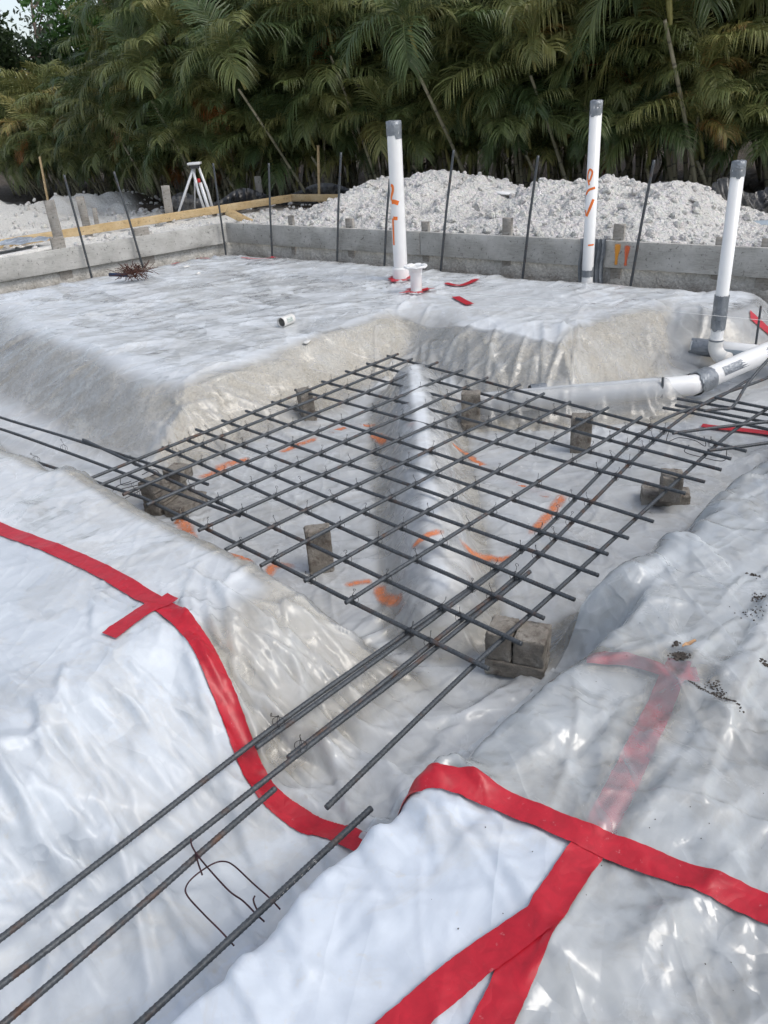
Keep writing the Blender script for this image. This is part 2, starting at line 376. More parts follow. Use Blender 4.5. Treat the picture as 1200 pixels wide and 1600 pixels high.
def ground_mat():
    t = NT('site_ground'); n = t.noise(3, 6, .65); f = t.noise(45, 6, .7); v = t.vor(26)
    sand = t.ramp(f, [(.3, (.45, .385, .28)), (.55, (.62, .55, .425)), (.75, (.74, .685, .57))])
    sand = t.mix(t.ramp(n, [(.45, (0, 0, 0)), (.62, (.7, .7, .7))]), sand, (.70, .66, .57))
    lime = t.ramp(f, [(.3, (.52, .51, .47)), (.6, (.72, .705, .665)), (.8, (.80, .79, .76))])
    soil = t.ramp(t.noise(11, 6, .7), [(.3, (.045, .036, .028)), (.6, (.11, .09, .07)), (.8, (.22, .19, .15))])
    dirt = t.ramp(f, [(.3, (.13, .115, .095)), (.55, (.25, .225, .19)), (.75, (.40, .37, .33))])
    c = t.mix(t.attr('lime'), sand, lime); c = t.mix(t.attr('dirt'), c, dirt); c = t.mix(t.attr('soil'), c, soil)
    h = t.math('ADD', f, t.math('MULTIPLY', t.vor(60), .5)); h = t.math('ADD', h, v)
    t.set(col=c, rough=.95, normal=t.bump(h, .8, .015), spec=.2); return t.m
g = mk('ground', (np.stack([GX, GY, GZ], -1).reshape(-1, 3), grid_faces(len(gx), len(gy))), ground_mat()); tag(g, kind='structure')
def set_attr(o, name, arr):
    a = o.data.attributes.new(name, 'FLOAT', 'POINT'); a.data.foreach_set('value', np.ascontiguousarray(arr, dtype=np.float32).ravel())
D1, D2 = d12(GX, GY); DM = np.minimum(D1, D2); DIST = GX * FW[0] + GY * FW[1]
set_attr(g, 'lime', S((-DM + .02) / .03) * 1.0)
set_attr(g, 'dirt', S((.62 - DM) / .2) * S((DM + .06) / .04))
LAT = GX * RT[0] + GY * RT[1]
HEDGE = np.interp(LAT, [-9, -6.6, -4.7, -2, -.4, 1.5, 4, 8], [20.5, 18.2, 16.4, 12.9, 12.5, 11.6, 9.9, 8.6])
set_attr(g, 'soil', S((DIST - HEDGE + 1.7 + .9 * fbm(GX, GY, 1.4, 21)) / .7) * S((-DM - 1) / .5))

# ------------------------------------------------------------------ plastic sheets
fx = axis([(-1.0, 2.3, .008), (2.3, 3.95, .0105), (3.95, 6.3, .022)]); fy = axis([(-1.3, 2.5, .008), (2.5, 3.95, .0105), (3.95, 9.2, .024)])
X, Y = np.meshgrid(fx, fy, indexing='ij'); E = earth(X, Y)
def blur(A, n):                                             # box blur in index space, applied three times
    for _ in range(3):
        for ax in (0, 1):
            c = np.cumsum(np.concatenate([np.repeat(np.take(A, [0], ax), n + 1, ax), A, np.repeat(np.take(A, [-1], ax), n, ax)], ax), ax)
            k = 2 * n + 1; m = A.shape[ax]
            A = (np.take(c, range(k, k + m), ax) - np.take(c, range(0, m), ax)) / k
    return A
def drape(a, b, r, taut=1.3):                                 # tent of sheet over a pipe lying a-b
    d, t = seg_dist(X, Y, a, b); zc = a[2] + (b[2] - a[2]) * t
    z = np.where(d < .7 * r, zc + np.sqrt(np.maximum(r * r - d * d, 0)), zc + r * (.714 + .7 * taut) - d * taut)
    return z
lump = np.maximum(E, drape(PIPE_A, PIPE_B, .0615, 1.5)); lump = np.maximum(lump, drape(UP_A - np.array([0, 0, .075]), UP_B - np.array([0, 0, .075]), .150, 1.5))
# humps of loose sheet by the right-hand pipe
hp = U(1120, 470, .1); lump = np.maximum(lump, .10 - 1.1 * np.maximum(np.hypot((X - hp[0]) * .7, (Y - hp[1])) - .25, 0))
B0 = np.maximum(blur(lump, 3) + .004, lump + .003); B0 = np.maximum(B0, blur(lump, 4) - .004); B0 = blur(B0, 1)
gsx, gsy = np.gradient(blur(B0, 6), fx, fy); slope = np.hypot(gsx, gsy)
flat = (1 - S((slope - .12) / .35)) * (.72 + .28 * S((B0 + .06) / .1))
Wk = np.zeros_like(B0)
def crease(cx, cy, ang, L, w1, w2, a, bend=0.0):
    i0, i1 = np.searchsorted(fx, [cx - L - .06, cx + L + .06]); j0, j1 = np.searchsorted(fy, [cy - L - .06, cy + L + .06])
    if i1 - i0 < 3 or j1 - j0 < 3: return
    x = X[i0:i1, j0:j1] - cx; y = Y[i0:i1, j0:j1] - cy; c, s_ = math.cos(ang), math.sin(ang)
    u = x * c + y * s_; v = -x * s_ + y * c + bend * u * u
    tp = np.clip(1 - (u / L) ** 2, 0, 1)
    Wk[i0:i1, j0:j1] += a * tp * np.where(v > 0, np.maximum(0, 1 - v / (w1 * (.4 + .6 * tp))), np.maximum(0, 1 + v / (w2 * (.4 + .6 * tp))))
rg = np.random.default_rng(5)
def scatter(n, x0, x1, y0, y1, Lr, wr, ar, flat_ang=None, spread=1.2, slope_only=False, flat_only=False):
    for _ in range(n):
        cx, cy = rg.uniform(x0, x1), rg.uniform(y0, y1)
        i, j = min(np.searchsorted(fx, cx), len(fx) - 1), min(np.searchsorted(fy, cy), len(fy) - 1); sl = slope[i, j]
        if slope_only and sl < .22: continue
        if flat_only and sl > .25: continue
        if sl > .22: ang = math.atan2(gsy[i, j], gsx[i, j]) + rg.normal(0, .38)
        elif flat_ang is None: ang = rg.uniform(0, math.pi)
        else: ang = flat_ang + rg.normal(0, spread)
        L = rg.uniform(*Lr); wd = rg.uniform(*wr); wa, wb = (wd, wd * rg.uniform(.25, .6)) if rg.random() < .5 else (wd * rg.uniform(.25, .6), wd)
        crease(cx, cy, ang, L, wa, wb, rg.uniform(*ar) * (1 if rg.random() < .75 else -1), rg.normal(0, .5))
acr = math.atan2(RT[1], RT[0])
scatter(620, .9, 6.2, .8, 9, (.08, .35), (.015, .06), (.0015, .006), acr, .8)           # everywhere, small
scatter(420, 1.5, 6.0, 2.2, 8, (.25, .9), (.04, .12), (.002, .007), acr + .25, .35, flat_only=True)   # far pad, long runs
scatter(420, .6, 6, .8, 9, (.10, .32), (.03, .08), (.008, .022), slope_only=True)        # drapery down the trench sides
scatter(420, -.6, 1.1, 1.5, 4, (.05, .3), (.015, .06), (.001, .0035), R(70), .8, flat_only=True)         # left sheet
scatter(330, -.6, 1.1, .85, 1.9, (.16, .42), (.03, .10), (.008, .024), slope_only=True)  # its folds towards the bars
scatter(500, .7, 4.0, -1, 1.1, (.08, .35), (.012, .05), (.003, .009), R(15), .9)         # right sheet
scatter(120, .7, 4.0, -1, 1.1, (.15, .5), (.06, .14), (.010, .022), R(10), .7)
scatter(110, -.6, .9, .2, 1.0, (.10, .4), (.03, .09), (.001, .0035), R(20), .7)        # double sheet
scatter(500, 1.2, 3.8, 1.0, 3.5, (.06, .28), (.012, .05), (.003, .008), R(95), .9)       # pit floor
scatter(520, -.6, 3.8, -.6, 3.4, (.15, .55), (.010, .02), (.0015, .004), R(20), 1.2)          # long fine creases
for q in range(26):                                           # long folds hanging from the left sheet towards the bars
    crease(-.6 + q * .072 + rg.normal(0, .02), 1.42 + rg.normal(0, .05), R(98) + rg.normal(0, .22), rg.uniform(.25, .42), rg.uniform(.03, .06), rg.uniform(.012, .03), rg.uniform(.012, .032), rg.normal(0, .25))
for q in range(16):
    crease(4.0 - q * .04 + rg.normal(0, .05), 2.0 + q * .1, R(-155) + q * .02 + rg.normal(0, .2), rg.uniform(.25, .45), rg.uniform(.03, .06), rg.uniform(.012, .03), rg.uniform(.010, .026), rg.normal(0, .25))
for q in range(11):
    an = -1.9 + q * .2 + rg.normal(0, .06); L = rg.uniform(.2, .42); q_ = L * rg.uniform(.95, 1.25); crease(2.14 + math.cos(an) * q_ + rg.normal(0, .04), 3.74 + math.sin(an) * q_ + rg.normal(0, .04), an, L, rg.uniform(.03, .06), rg.uniform(.012, .03), rg.uniform(.008, .022))
for cx, cy, a0, n in ((2.05, 3.62, -.9, 9), (3.85, 3.45, -2.4, 8), (1.15, 1.65, -.7, 9), (4.3, 2.6, -1.9, 8), (1.1, 3.1, .2, 6), (4.6, 2.1, -2.0, 8), (4.68, 4.39, 0, 12), (4.40, 3.97, 0, 12), (5.65, 3.26, 2, 10)):
    for q in range(n):                                        # folds fanning out from the corners and the pipes
        an = a0 + (q - n / 2) * (.21 if n < 10 else .55) + rg.normal(0, .06); L = rg.uniform(.18, .34)
        crease(cx + math.cos(an) * L * .95, cy + math.sin(an) * L * .95, an, L, rg.uniform(.02, .05), rg.uniform(.01, .025), rg.uniform(.008, .02))
Wk += .003 * np.abs(fbm(X, Y, 7, 40, 3)) + .0015 * np.abs(fbm(X, Y, 16, 41, 2))
du_, _t = seg_dist(X, Y, UP_A, UP_B); Wk *= 1 - .8 * np.exp(-(du_ / .17) ** 2)
du_, _t = seg_dist(X, Y, PIPE_A, PIPE_B); Wk *= 1 - .85 * np.exp(-(du_ / .11) ** 2)
FZ = np.maximum(B0 + Wk, E + .003)
gap = np.clip((FZ - E) / .06, 0, 1)
gapA = gap - 1.5 * np.exp(-(seg_dist(X, Y, PIPE_A, PIPE_B)[0] / .15) ** 2) - .5 * np.exp(-(seg_dist(X, Y, UP_A, UP_B)[0] / .12) ** 4)
def fz(x, y):                                                 # height of the sheet at points
    x = np.atleast_1d(np.asarray(x, float)); y = np.atleast_1d(np.asarray(y, float))
    i = np.clip(np.searchsorted(fx, x) - 1, 0, len(fx) - 2); j = np.clip(np.searchsorted(fy, y) - 1, 0, len(fy) - 2)
    u = np.clip((x - fx[i]) / (fx[i + 1] - fx[i]), 0, 1); v = np.clip((y - fy[j]) / (fy[j + 1] - fy[j]), 0, 1)
    return (FZ[i, j] * (1 - u) + FZ[i + 1, j] * u) * (1 - v) + (FZ[i, j + 1] * (1 - u) + FZ[i + 1, j + 1] * u) * v
FZS = blur(FZ, 2)
def fzs(x, y):
    global FZ
    a = fz(x, y); keep = FZ; FZ = FZS; b = fz(x, y); FZ = keep; return np.maximum(b, a - .0005)
def U_film(px, py):
    z = .1
    for _ in range(25):
        p = U(px, py, z); z = .5 * z + .5 * float(fz(p[0], p[1])[0])
    return np.array([p[0], p[1], z])
def inside(poly, x, y):
    r = np.zeros(x.shape, bool); n = len(poly)
    for k in range(n):
        (x1, y1), (x2, y2) = poly[k], poly[(k + 1) % n]
        if y1 == y2: continue
        c = ((y1 > y) != (y2 > y)) & (x < (x2 - x1) * (y - y1) / (y2 - y1) + x1); r ^= c
    return r
def sheet(name, mask, dz, m, label, gap=gap):
    keep = mask[:-1, :-1] & mask[1:, :-1] & mask[:-1, 1:] & mask[1:, 1:]
    Fq = grid_faces(len(fx), len(fy))[keep.ravel()]; ids, inv = np.unique(Fq, return_inverse=True)
    V = np.stack([X, Y, FZ + dz], -1).reshape(-1, 3)[ids]
    o = mk(name, (V, inv.reshape(-1, 4)), m); set_attr(o, 'gap', gap.ravel()[ids]); set_attr(o, 'flat', flat.ravel()[ids])
    return tag(o, label, 'plastic sheet')
fd1, fd2 = d12(X, Y); nzb = .09 * fbm(X, Y, 2.0, 50) + .03 * fbm(X, Y, 9, 51)
tapeL = [U(*p, z) for p, z in (((-60, 800), .12), ((0, 828), .12), ((130, 880), .12), ((250, 950), .12), ((305, 995), .11), ((345, 1060), .08), ((400, 1178), .0), ((470, 1248), -.07), ((520, 1280), -.10), ((566, 1312), -.12))]
tl = np.array([p[:2] for p in tapeL]); o_ = np.argsort(tl[:, 1]); xl = np.interp(Y, tl[o_, 1], tl[o_, 0])
sheet('plastic_sheet', (fd1 > .22 + nzb) & (fd2 > .40 + nzb) & ~((X < xl - .02) & (Y > .95)) & (Y > .78 + .02 * fbm(X, Y, 5, 58)) & ~((X < .70) & (Y < 1.2)), 0, M_film, 'clear crinkled plastic sheet draped over the far pad and the pit under the mat', gapA)
tapeL = [U(*p, z) for p, z in (((-60, 800), .12), ((0, 828), .12), ((130, 880), .12), ((250, 950), .12), ((305, 995), .11), ((345, 1060), .08), ((400, 1178), .0), ((470, 1248), -.07), ((520, 1280), -.10), ((566, 1312), -.12))]
tapeR = [U(*p, ZP) for p in ((618, 1248), (690, 1250), (790, 1275), (905, 1322), (1050, 1375), (1200, 1440), (1320, 1500))]
tapeR2 = [U(*p, ZP) for p in ((1062, 1035), (1020, 1130), (975, 1225), (930, 1325), (880, 1400), (830, 1490), (770, 1610), (712, 1726))]
tl = np.array([p[:2] for p in tapeL]); o_ = np.argsort(tl[:, 1]); xl = np.interp(Y, tl[o_, 1], tl[o_, 0])
sheet('plastic_sheet', (X < xl) & (Y > .80) & (fd2 > .4), .004, M_white, 'milky white plastic sheet covering the left pad beside the long red tape')
polyC = [tuple(p[:2]) for p in tapeR[:4]] + [tuple(p[:2]) for p in tapeR2[4:]] + [(-.2, .3), (-1, .3), (-1, 1.06), (.1, 1.03), (.45, .99), (.72, .93)]
sheet('plastic_sheet', inside(polyC, X + .02 * fbm(X, Y, 4, 55), Y + .02 * fbm(X, Y, 4, 56)), .0065, M_white2, 'bright white doubled plastic sheet at the front between the rebar and the red tape')
tr = np.array([p[:2] for p in tapeR]); xr = np.interp(Y, tr[::-1, 1], tr[::-1, 0])
t2 = np.array([p[:2] for p in tapeR2]); yr2 = np.interp(X, t2[::-1, 0], t2[::-1, 1])
stuck = np.full(X.shape, 9.0)
for a_, b_ in zip(tapeR2[:3], tapeR2[1:4]): stuck = np.minimum(stuck, seg_dist(X, Y, a_, b_)[0])
for a_, b_ in ((U(915, 1030, ZP), U(1050, 1058, ZP)), (U(1050, 1058, ZP), U(1090, 1060, ZP))): stuck = np.minimum(stuck, seg_dist(X, Y, a_, b_)[0])
sheet('plastic_sheet', (Y < 1.0 + .03 * fbm(X, Y, 3, 57)) & (((X > xr) & (Y < 2)) | ((X <= xr) & (Y < yr2 - .01))) & (X > -.4) & (X < 4.6), .010, M_right, 'grey translucent plastic sheet with dirt specks covering the right pad', gap - 2.6 * np.exp(-(stuck / .055) ** 4))

# ------------------------------------------------------------------ red tape
def strip(P, wd, dz, n=None, k=7, ragged=.0004, smooth=True):
    P = np.asarray([p[:2] for p in P], float); L = np.sum(np.hypot(*np.diff(P, axis=0).T)); n = n or max(6, int(L / .008))
    C_ = spline(np.c_[P, np.zeros(len(P))], n)[:, :2]; T = np.gradient(C_, axis=0); T /= np.linalg.norm(T, axis=1)[:, None]; Nn = np.c_[-T[:, 1], T[:, 0]]
    V = []; jit = rng.normal(0, ragged, (n, 2))
    for i in range(n):
        for q in range(k):
            s_ = (q / (k - 1) - .5) * wd; s_ += jit[i, 0] if q == 0 else (jit[i, 1] if q == k - 1 else 0)
            V.append((*(C_[i] + Nn[i] * s_), 0))
    V = np.array(V); V[:, 2] = (fzs if smooth else fz)(V[:, 0], V[:, 1]) + dz
    return V, grid_faces(n, k)
def tape(P, label, dz=.010, wd=.060, group=None):
    o = mk('red_tape', strip(P, wd, dz, smooth=dz > .009, k=9), M_tape); return tag(o, label, 'tape', group)
tape(tapeL, 'long curved red tape seam running down the left white sheet to the rebar', .0095)
tape([U(172, 1000, ZP), U(215, 970, ZP), U(272, 938, ZP)], 'short red tape piece crossing the long tape on the left sheet', .0115)
tape(tapeR, 'wide red tape running from the trench edge across the front sheets to the right', .0165)
tape(tapeR2[3:], 'red tape strip going down from the wide tape beside the white sheet', .0150, .062)
tape([U(842, 1462, ZP), U(760, 1510, ZP), U(690, 1565, ZP), U(600, 1640, ZP)], 'red tape strip slanting to the bottom edge over the white sheet', .0180, .058)
tape(tapeR2[:4], 'faded pink tape strip seen through the grey sheet on the right', .0035)
tape([U(915, 1030, ZP), U(985, 1034, ZP), U(1050, 1058, ZP), U(1090, 1060, ZP)], 'pale pink tape crosspiece under the film at the top of the faded strip', .0043, .05)
for pts, lab, wd in (([(697, 444), (720, 448), (746, 438)], 'torn red tape patch on the far pad right of the flanged pipe', .05),
                     ([(712, 466), (735, 478)], 'small slanting red tape piece on the far pad below the torn patch', .06),
                     ([(268, 414), (281, 411)], 'tiny red tape scrap on the far pad right of the wire bundle', .06),
                     ([(296, 401), (327, 405)], 'short red tape strip at the far pad edge by the form corner', .05),
                     ([(377, 403), (410, 405), (439, 403)], 'long thin red tape strip at the far edge of the pad', .05),
                     ([(1172, 494), (1190, 510), (1212, 530)], 'red tape strip on the sheet at the right edge beside the black stake', .06),
                     ([(1096, 668), (1130, 672), (1200, 680), (1240, 686)], 'red tape lying on the white film under the crossing rebars at right', .05)):
    P_ = [U(*p, ZP + .01) if p[1] < 420 else U_film(*p) for p in pts]; tape(P_, lab, .012, wd * (.55 if pts[0][1] < 420 else 1))
for base, lab, r_ in ((U(627, 440, ZP), 'crumpled red tape collar around the foot of the tall white pipe with numbers', .15), (U(651, 460, ZP), 'crumpled red tape collar around the foot of the short flanged pipe', .13)):
    V, F_ = [], []
    for q in range(9):
        a = q * .7 + rng.uniform(-.15, .15); c, s_ = math.cos(a), math.sin(a); L = rng.uniform(.6, 1.15) * r_
        st = strip([base[:2] + np.array([c, s_]) * .05, base[:2] + np.array([c, s_]) * L], .05, .011 + .0014 * q, n=6)
        n0 = sum(len(v) for v in V); V.append(st[0]); F_ += [[i + n0 for i in f] for f in st[1].tolist()]
    tag(mk('red_tape', (np.concatenate(V), F_), M_tape), lab, 'tape')

# ------------------------------------------------------------------ orange outline sprayed on the pit floor
def paint(P, wd, dz, m, name='paint_mark', label=None):
    V, F_ = strip(P, wd, dz, k=9, ragged=.004); V[:, 2] -= (.0048 if 'faint' in label or 'far' in label else .002); o = mk(name, (V, F_), m)
    n = len(V) // 9; e = np.tile(1 - np.abs(np.linspace(-1, 1, 9)) ** 2, (n, 1)); ends = np.clip(np.minimum(np.arange(n), np.arange(n)[::-1]) / (n * .2), 0, 1)[:, None]
    set_attr(o, 'edge', e * ends); return tag(o, label, 'paint mark', 'orange outline sprayed on the pit floor')
for pts, lab, wd in (([(288, 752), (330, 742), (352, 728), (378, 720), (400, 716)], 'orange spray stroke by the left brick stack near the mat corner', .10),
                     ([(428, 712), (465, 696), (505, 682)], 'orange spray stroke in front of the leaning brick under the mat', .08),
                     ([(510, 680), (545, 666), (600, 656)], 'orange spray stroke under the far middle of the mat', .08),
                     ([(578, 676), (592, 684), (606, 694)], 'short orange dab beside the stroke under the far middle of the mat', .08),
                     ([(632, 666), (650, 660), (668, 655)], 'orange spray dab across the sheeted pipe near its far end', .06),
                     ([(696, 684), (722, 706), (745, 722), (772, 738)], 'faint orange stroke right of the sheeted pipe near the far bricks', .08),
                     ([(775, 746), (810, 757), (848, 770), (872, 772)], 'faint orange stroke in the middle of the mat right of the sheeted pipe', .08),
                     ([(890, 762), (868, 790), (848, 815), (818, 850)], 'straight orange spray line beneath the long bars on the right', .08),
                     ([(818, 858), (790, 875), (765, 873), (735, 862), (704, 836)], 'curved orange stroke beneath the long bars near the front', .08),
                     ([(638, 866), (655, 845), (675, 834), (702, 830)], 'orange arc sprayed over the sheeted pipe near the front', .065),
                     ([(268, 812), (290, 826), (312, 846)], 'wide orange spray dab in front of the left brick stack', .11),
                     ([(348, 858), (378, 870), (395, 876), (430, 884), (490, 898)], 'long orange stroke on the pit floor below the front edge of the mat', .08),
                     ([(532, 916), (560, 911), (590, 908)], 'thin orange stroke right of the front standing brick', .055),
                     ([(590, 908), (595, 928), (606, 938), (640, 934)], 'hooked orange stroke beside the sheeted pipe at the front of the mat', .08)):
    paint([U_film(*p) for p in pts], wd, .0035, M_opaint, label=lab)

# ------------------------------------------------------------------ rebar
def rebar_geo(P, r=.0078, step=None, k=10):
    P = np.asarray(P, float); Ls = np.r_[0, np.cumsum(np.linalg.norm(np.diff(P, axis=0), axis=1))]; L = Ls[-1]
    dmin = min(depth(p) for p in P[:: max(1, len(P) // 6)])
    step = step or (.0026 if dmin < 2.6 else .0042 if dmin < 4 else .03)
    n = max(3, int(L / step)); s_ = np.linspace(0, L, n); Q = np.stack([np.interp(s_, Ls, P[:, i]) for i in range(3)], -1)
    th = np.arange(k) * 2 * np.pi / k
    if step < .02:
        ph = 2 * np.pi * s_[:, None] / .0108 + 1.1 * np.sign(np.sin(th))[None, :] * np.cos(th)[None, :] * 2.2
        rr = r * (.94 + .13 * np.clip(np.cos(ph), 0, 1) ** 2 * (np.abs(np.sin(th)) > .2)[None, :] + .05 * (np.abs(np.sin(th)) < .2)[None, :])
    else: rr = np.full((n, k), r)
    return tube(Q, rr, k)
def bar(name, P, m, label=None, cat=None, group=None, parent=None, r=.0078):
    o = mk(name, rebar_geo(P, r), m, parent=parent, origin=None if parent is not None else P[0])
    return tag(o, label, cat, group)
def wob(a, b, amp=.004, n=7, sag=0.0):
    a, b = np.array(a, float), np.array(b, float); t = np.linspace(0, 1, n)[:, None]; P = a + (b - a) * t
    P[1:-1, :] += rng.normal(0, amp, (n - 2, 3)) * [1, 1, .3]; P[:, 2] -= sag * (4 * t * (1 - t))[:, 0]
    return spline(P, 40)
A_px = [((135, 750), (622, 553)), ((145, 763), (644, 561)), ((192, 773), (684, 566)), ((229, 789), (722, 578)), ((268, 812), (762, 590)), ((310, 829), (813, 601)), ((352, 859), (850, 615)), ((407, 884), (891, 628)), ((476, 908), (950, 637)), ((540, 942), (1002, 652))]
B_px = [((605, 556), (1166, 705)), ((573, 568), (1142, 717)), ((540, 580), (1127, 734)), ((503, 596), (1101, 753)), ((461, 609), (1071, 771)), ((425, 628), (1021, 815)), ((384, 642), (982, 841)), ((347, 657), (950, 866)), ((306, 671), (935, 899)), ((289, 686), (898, 937)), ((254, 699), (850, 966)), ((130, 687), (815, 1006)), ((217, 775), (763, 1045))]
mat0 = empty('rebar_mat', (2.35, 2.2, 0), 'square mat of crossed steel rebars wired together on bricks over the pit', 'rebar mat')
Aw, Bw = [], []
for a, b in A_px:
    P = wob(U(*a, .009), U(*b, .009), .0025); Aw.append(P); bar('rebar', P, M_rebar, parent=mat0)
for a, b in B_px:
    P = wob(U(*a, -.0085), U(*b, -.0085), .0025); Bw.append(P); bar('rebar', P, M_rebar, parent=mat0)
ZL = -.0265
def Lp(*pts, z=ZL): return [U(*p, z) for p in pts]
grp = 'long bars through the trenches'
long_bars = []
def lbar(pts, label, m=M_rebar, zs=None, amp=.002):
    P = [U(*p, z) for p, z in zip(pts, zs)] if zs else Lp(*pts)
    P = spline(P, 60); long_bars.append(P); return bar('long_rebar', P, m, label, 'rebar', grp)
lbar([(-60, 1510), (0, 1467), (220, 1297), (440, 1127), (640, 985), (750, 908), (850, 833)], 'uppermost long rebar from the lower left, ending under the mat')
lbar([(400, 1168), (560, 1052), (700, 949), (840, 838), (1010, 672), (1115, 625), (1172, 592)], 'long rebar lapped on the uppermost bar, running out at the far right', M_rebar)
lbar([(-60, 1583), (0, 1540), (250, 1348), (500, 1152), (640, 1045), (760, 948), (828, 893)], 'second long rebar from the lower left, its cut end under the mat')
lbar([(450, 1184), (560, 1098), (700, 985), (830, 880), (1020, 690), (1110, 625), (1200, 590), (1290, 545)], 'rusty long rebar lapped on the second bar and running out to the right edge', M_rust)
lbar([(-60, 1650), (0, 1604), (210, 1424), (330, 1318), (430, 1232)], 'rusty short lapped rebar lying on the white sheet between the second and fourth bars', M_rust, zs=[-.03, -.03, -.03, -.035, -.05])
front_bar = lbar([(150, 1665), (220, 1597), (400, 1430), (500, 1337), (580, 1263)], 'thick dark rebar with stamped mill marks in the front trench', zs=[.005, .005, 0, -.005, -.01])
lbar([(510, 1262), (630, 1145), (745, 1035), (860, 932), (1030, 777), (1140, 678), (1197, 640)], 'lone long rebar along the front right edge of the mat past the paired bars')
glt = 'bars running out through the left trench'
def gbar(pts, label, z=ZL, m=M_rebar, group=glt):
    P = spline([U(*p, z) for p in pts], 50); long_bars.append(P); return bar('long_rebar', P, m, label, 'rebar', group)
gbar([(-120, 610), (0, 652), (100, 682), (250, 730), (325, 757)], 'rearmost rebar in the left trench, ending over the brick stack')
gbar([(-120, 634), (0, 670), (100, 705), (200, 742), (275, 770), (375, 806)], 'middle rebar in the left trench')
gbar([(25, 712), (100, 736), (217, 776), (232, 782)], 'front rebar in the left trench, lowest of the three')
gr_ = 'crossing bars at the right edge of the mat'
for pts, lab, z in (([(1058, 623), (1110, 632), (1200, 648), (1290, 664)], 'rearmost of the crossing rebars at the right edge', -.045),
                    ([(1055, 633), (1120, 645), (1200, 660), (1290, 676)], 'second crossing rebar at the right edge, close in front of the rearmost', -.045),
                    ([(1036, 637), (1120, 653), (1200, 671), (1290, 690)], 'third crossing rebar at the right edge, starting nearest the mat', -.045),
                    ([(1117, 621), (1150, 628), (1200, 638), (1290, 656)], 'rust ended crossing rebar over the others at the right edge', -.008),
                    ([(1051, 677), (1120, 668), (1200, 659), (1290, 650)], 'slanting rebar leaving the mat corner towards the right edge', -.008),
                    ([(1106, 704), (1150, 699), (1200, 692), (1290, 680)], 'lowest slanting rebar leaving the mat corner at right', -.008)):
    gbar(pts, lab, z, M_rebar, gr_)
pb = U(1145, 636, -.0); pt_ = above(pb, 1215, 540)
bent = spline([U(1100, 642, 0), U(1125, 639, 0), pb + np.array([0, 0, .004]), pb * .5 + (U(1190, 565, .12)) * .5, U(1200, 562, .14), U(1260, 500, .30)], 50)
bar('bent_rebar', bent, M_rebar, 'bent rebar rising out of the crossing bars towards the right edge', 'rebar')
# wires tying the crossings
def knot(seed):
    r = np.random.default_rng(seed); parts = []
    a = np.linspace(0, 2 * np.pi, 13); parts.append(tube(np.c_[.0165 * np.cos(a) * .72, .0165 * np.cos(a) * .72, .0185 * np.sin(a)], .0009, 5))
    parts.append(tube(np.c_[.0165 * np.cos(a) * .72, -.0165 * np.cos(a) * .72, .0185 * np.sin(a)], .0009, 5))
    t = np.linspace(0, 1, 16); h = r.uniform(.012, .022); lean = r.normal(0, .008, 2)
    tail = np.c_[.004 + lean[0] * t, lean[1] * t, .017 + h * t]; lp = np.linspace(-1.5, 3.6, 10); rr = r.uniform(.0035, .006)
    d = r.uniform(0, 6.28); loop = tail[-1] + np.c_[rr * np.cos(lp) * math.cos(d), rr * np.cos(lp) * math.sin(d), rr * (np.sin(lp) + 1)]
    parts.append(tube(np.r_[tail, loop], .0009, 5)); return join(*parts)
KN = [mesh('tie_wire', *knot(s_), M_wire) for s_ in range(6)]
def meet(P, Q):
    d = np.linalg.norm(P[:, None, :2] - Q[None, :, :2], axis=2); i, j = np.unravel_index(np.argmin(d), d.shape)
    return (P[i] + Q[j]) / 2 if d[i, j] < .05 else None
spots = []
for P in Aw:
    for Q in Bw:
        for _P in (spline(P[::6], 200),):
            c = meet(_P, spline(Q[::6], 200))
        if c is not None: spots.append(c)
for L in long_bars[1:4:2] + [long_bars[6]]:
    for Q in Bw:
        c = meet(spline(L[::6], 300), spline(Q[::6], 200))
        if c is not None: c[2] = -.017; spots.append(c)
spots.sort(key=lambda p: depth(p))
rest = []
for k, c in enumerate(spots):
    rz = rng.uniform(0, 6.28); me = KN[k % 6]
    if k < 100:
        o = bpy.data.objects.new('tie_wire', me); col.objects.link(o); o.parent = mat0; o.location = c - np.array(mat0.location); o.rotation_euler = (0, 0, round(rz / 1.5708) * 1.5708 + rng.normal(0, .15))
    else:
        V, F_ = knot(k % 6); rest.append(place((V, F_), c, rz))
if rest: tag(mk('tie_wire', join(*rest), M_wire, parent=mat0), kind='stuff')
for (px, py, z), lab in (((435, 1128, -.01), 'curled tie wire on the upper pair of long bars in front'), ((470, 1165, -.01), 'curled tie wire at the cut end of the lower pair of long bars in front'),
                         ((100, 700, -.01), 'curled tie wire on the middle rebar of the left trench'), ((57, 718, -.01), 'curled tie wire on the front rebar of the left trench')):
    o = bpy.data.objects.new('tie_wire', KN[int(px) % 6]); col.objects.link(o); o.location = U(px, py, z); tag(o, lab, 'tie wire')
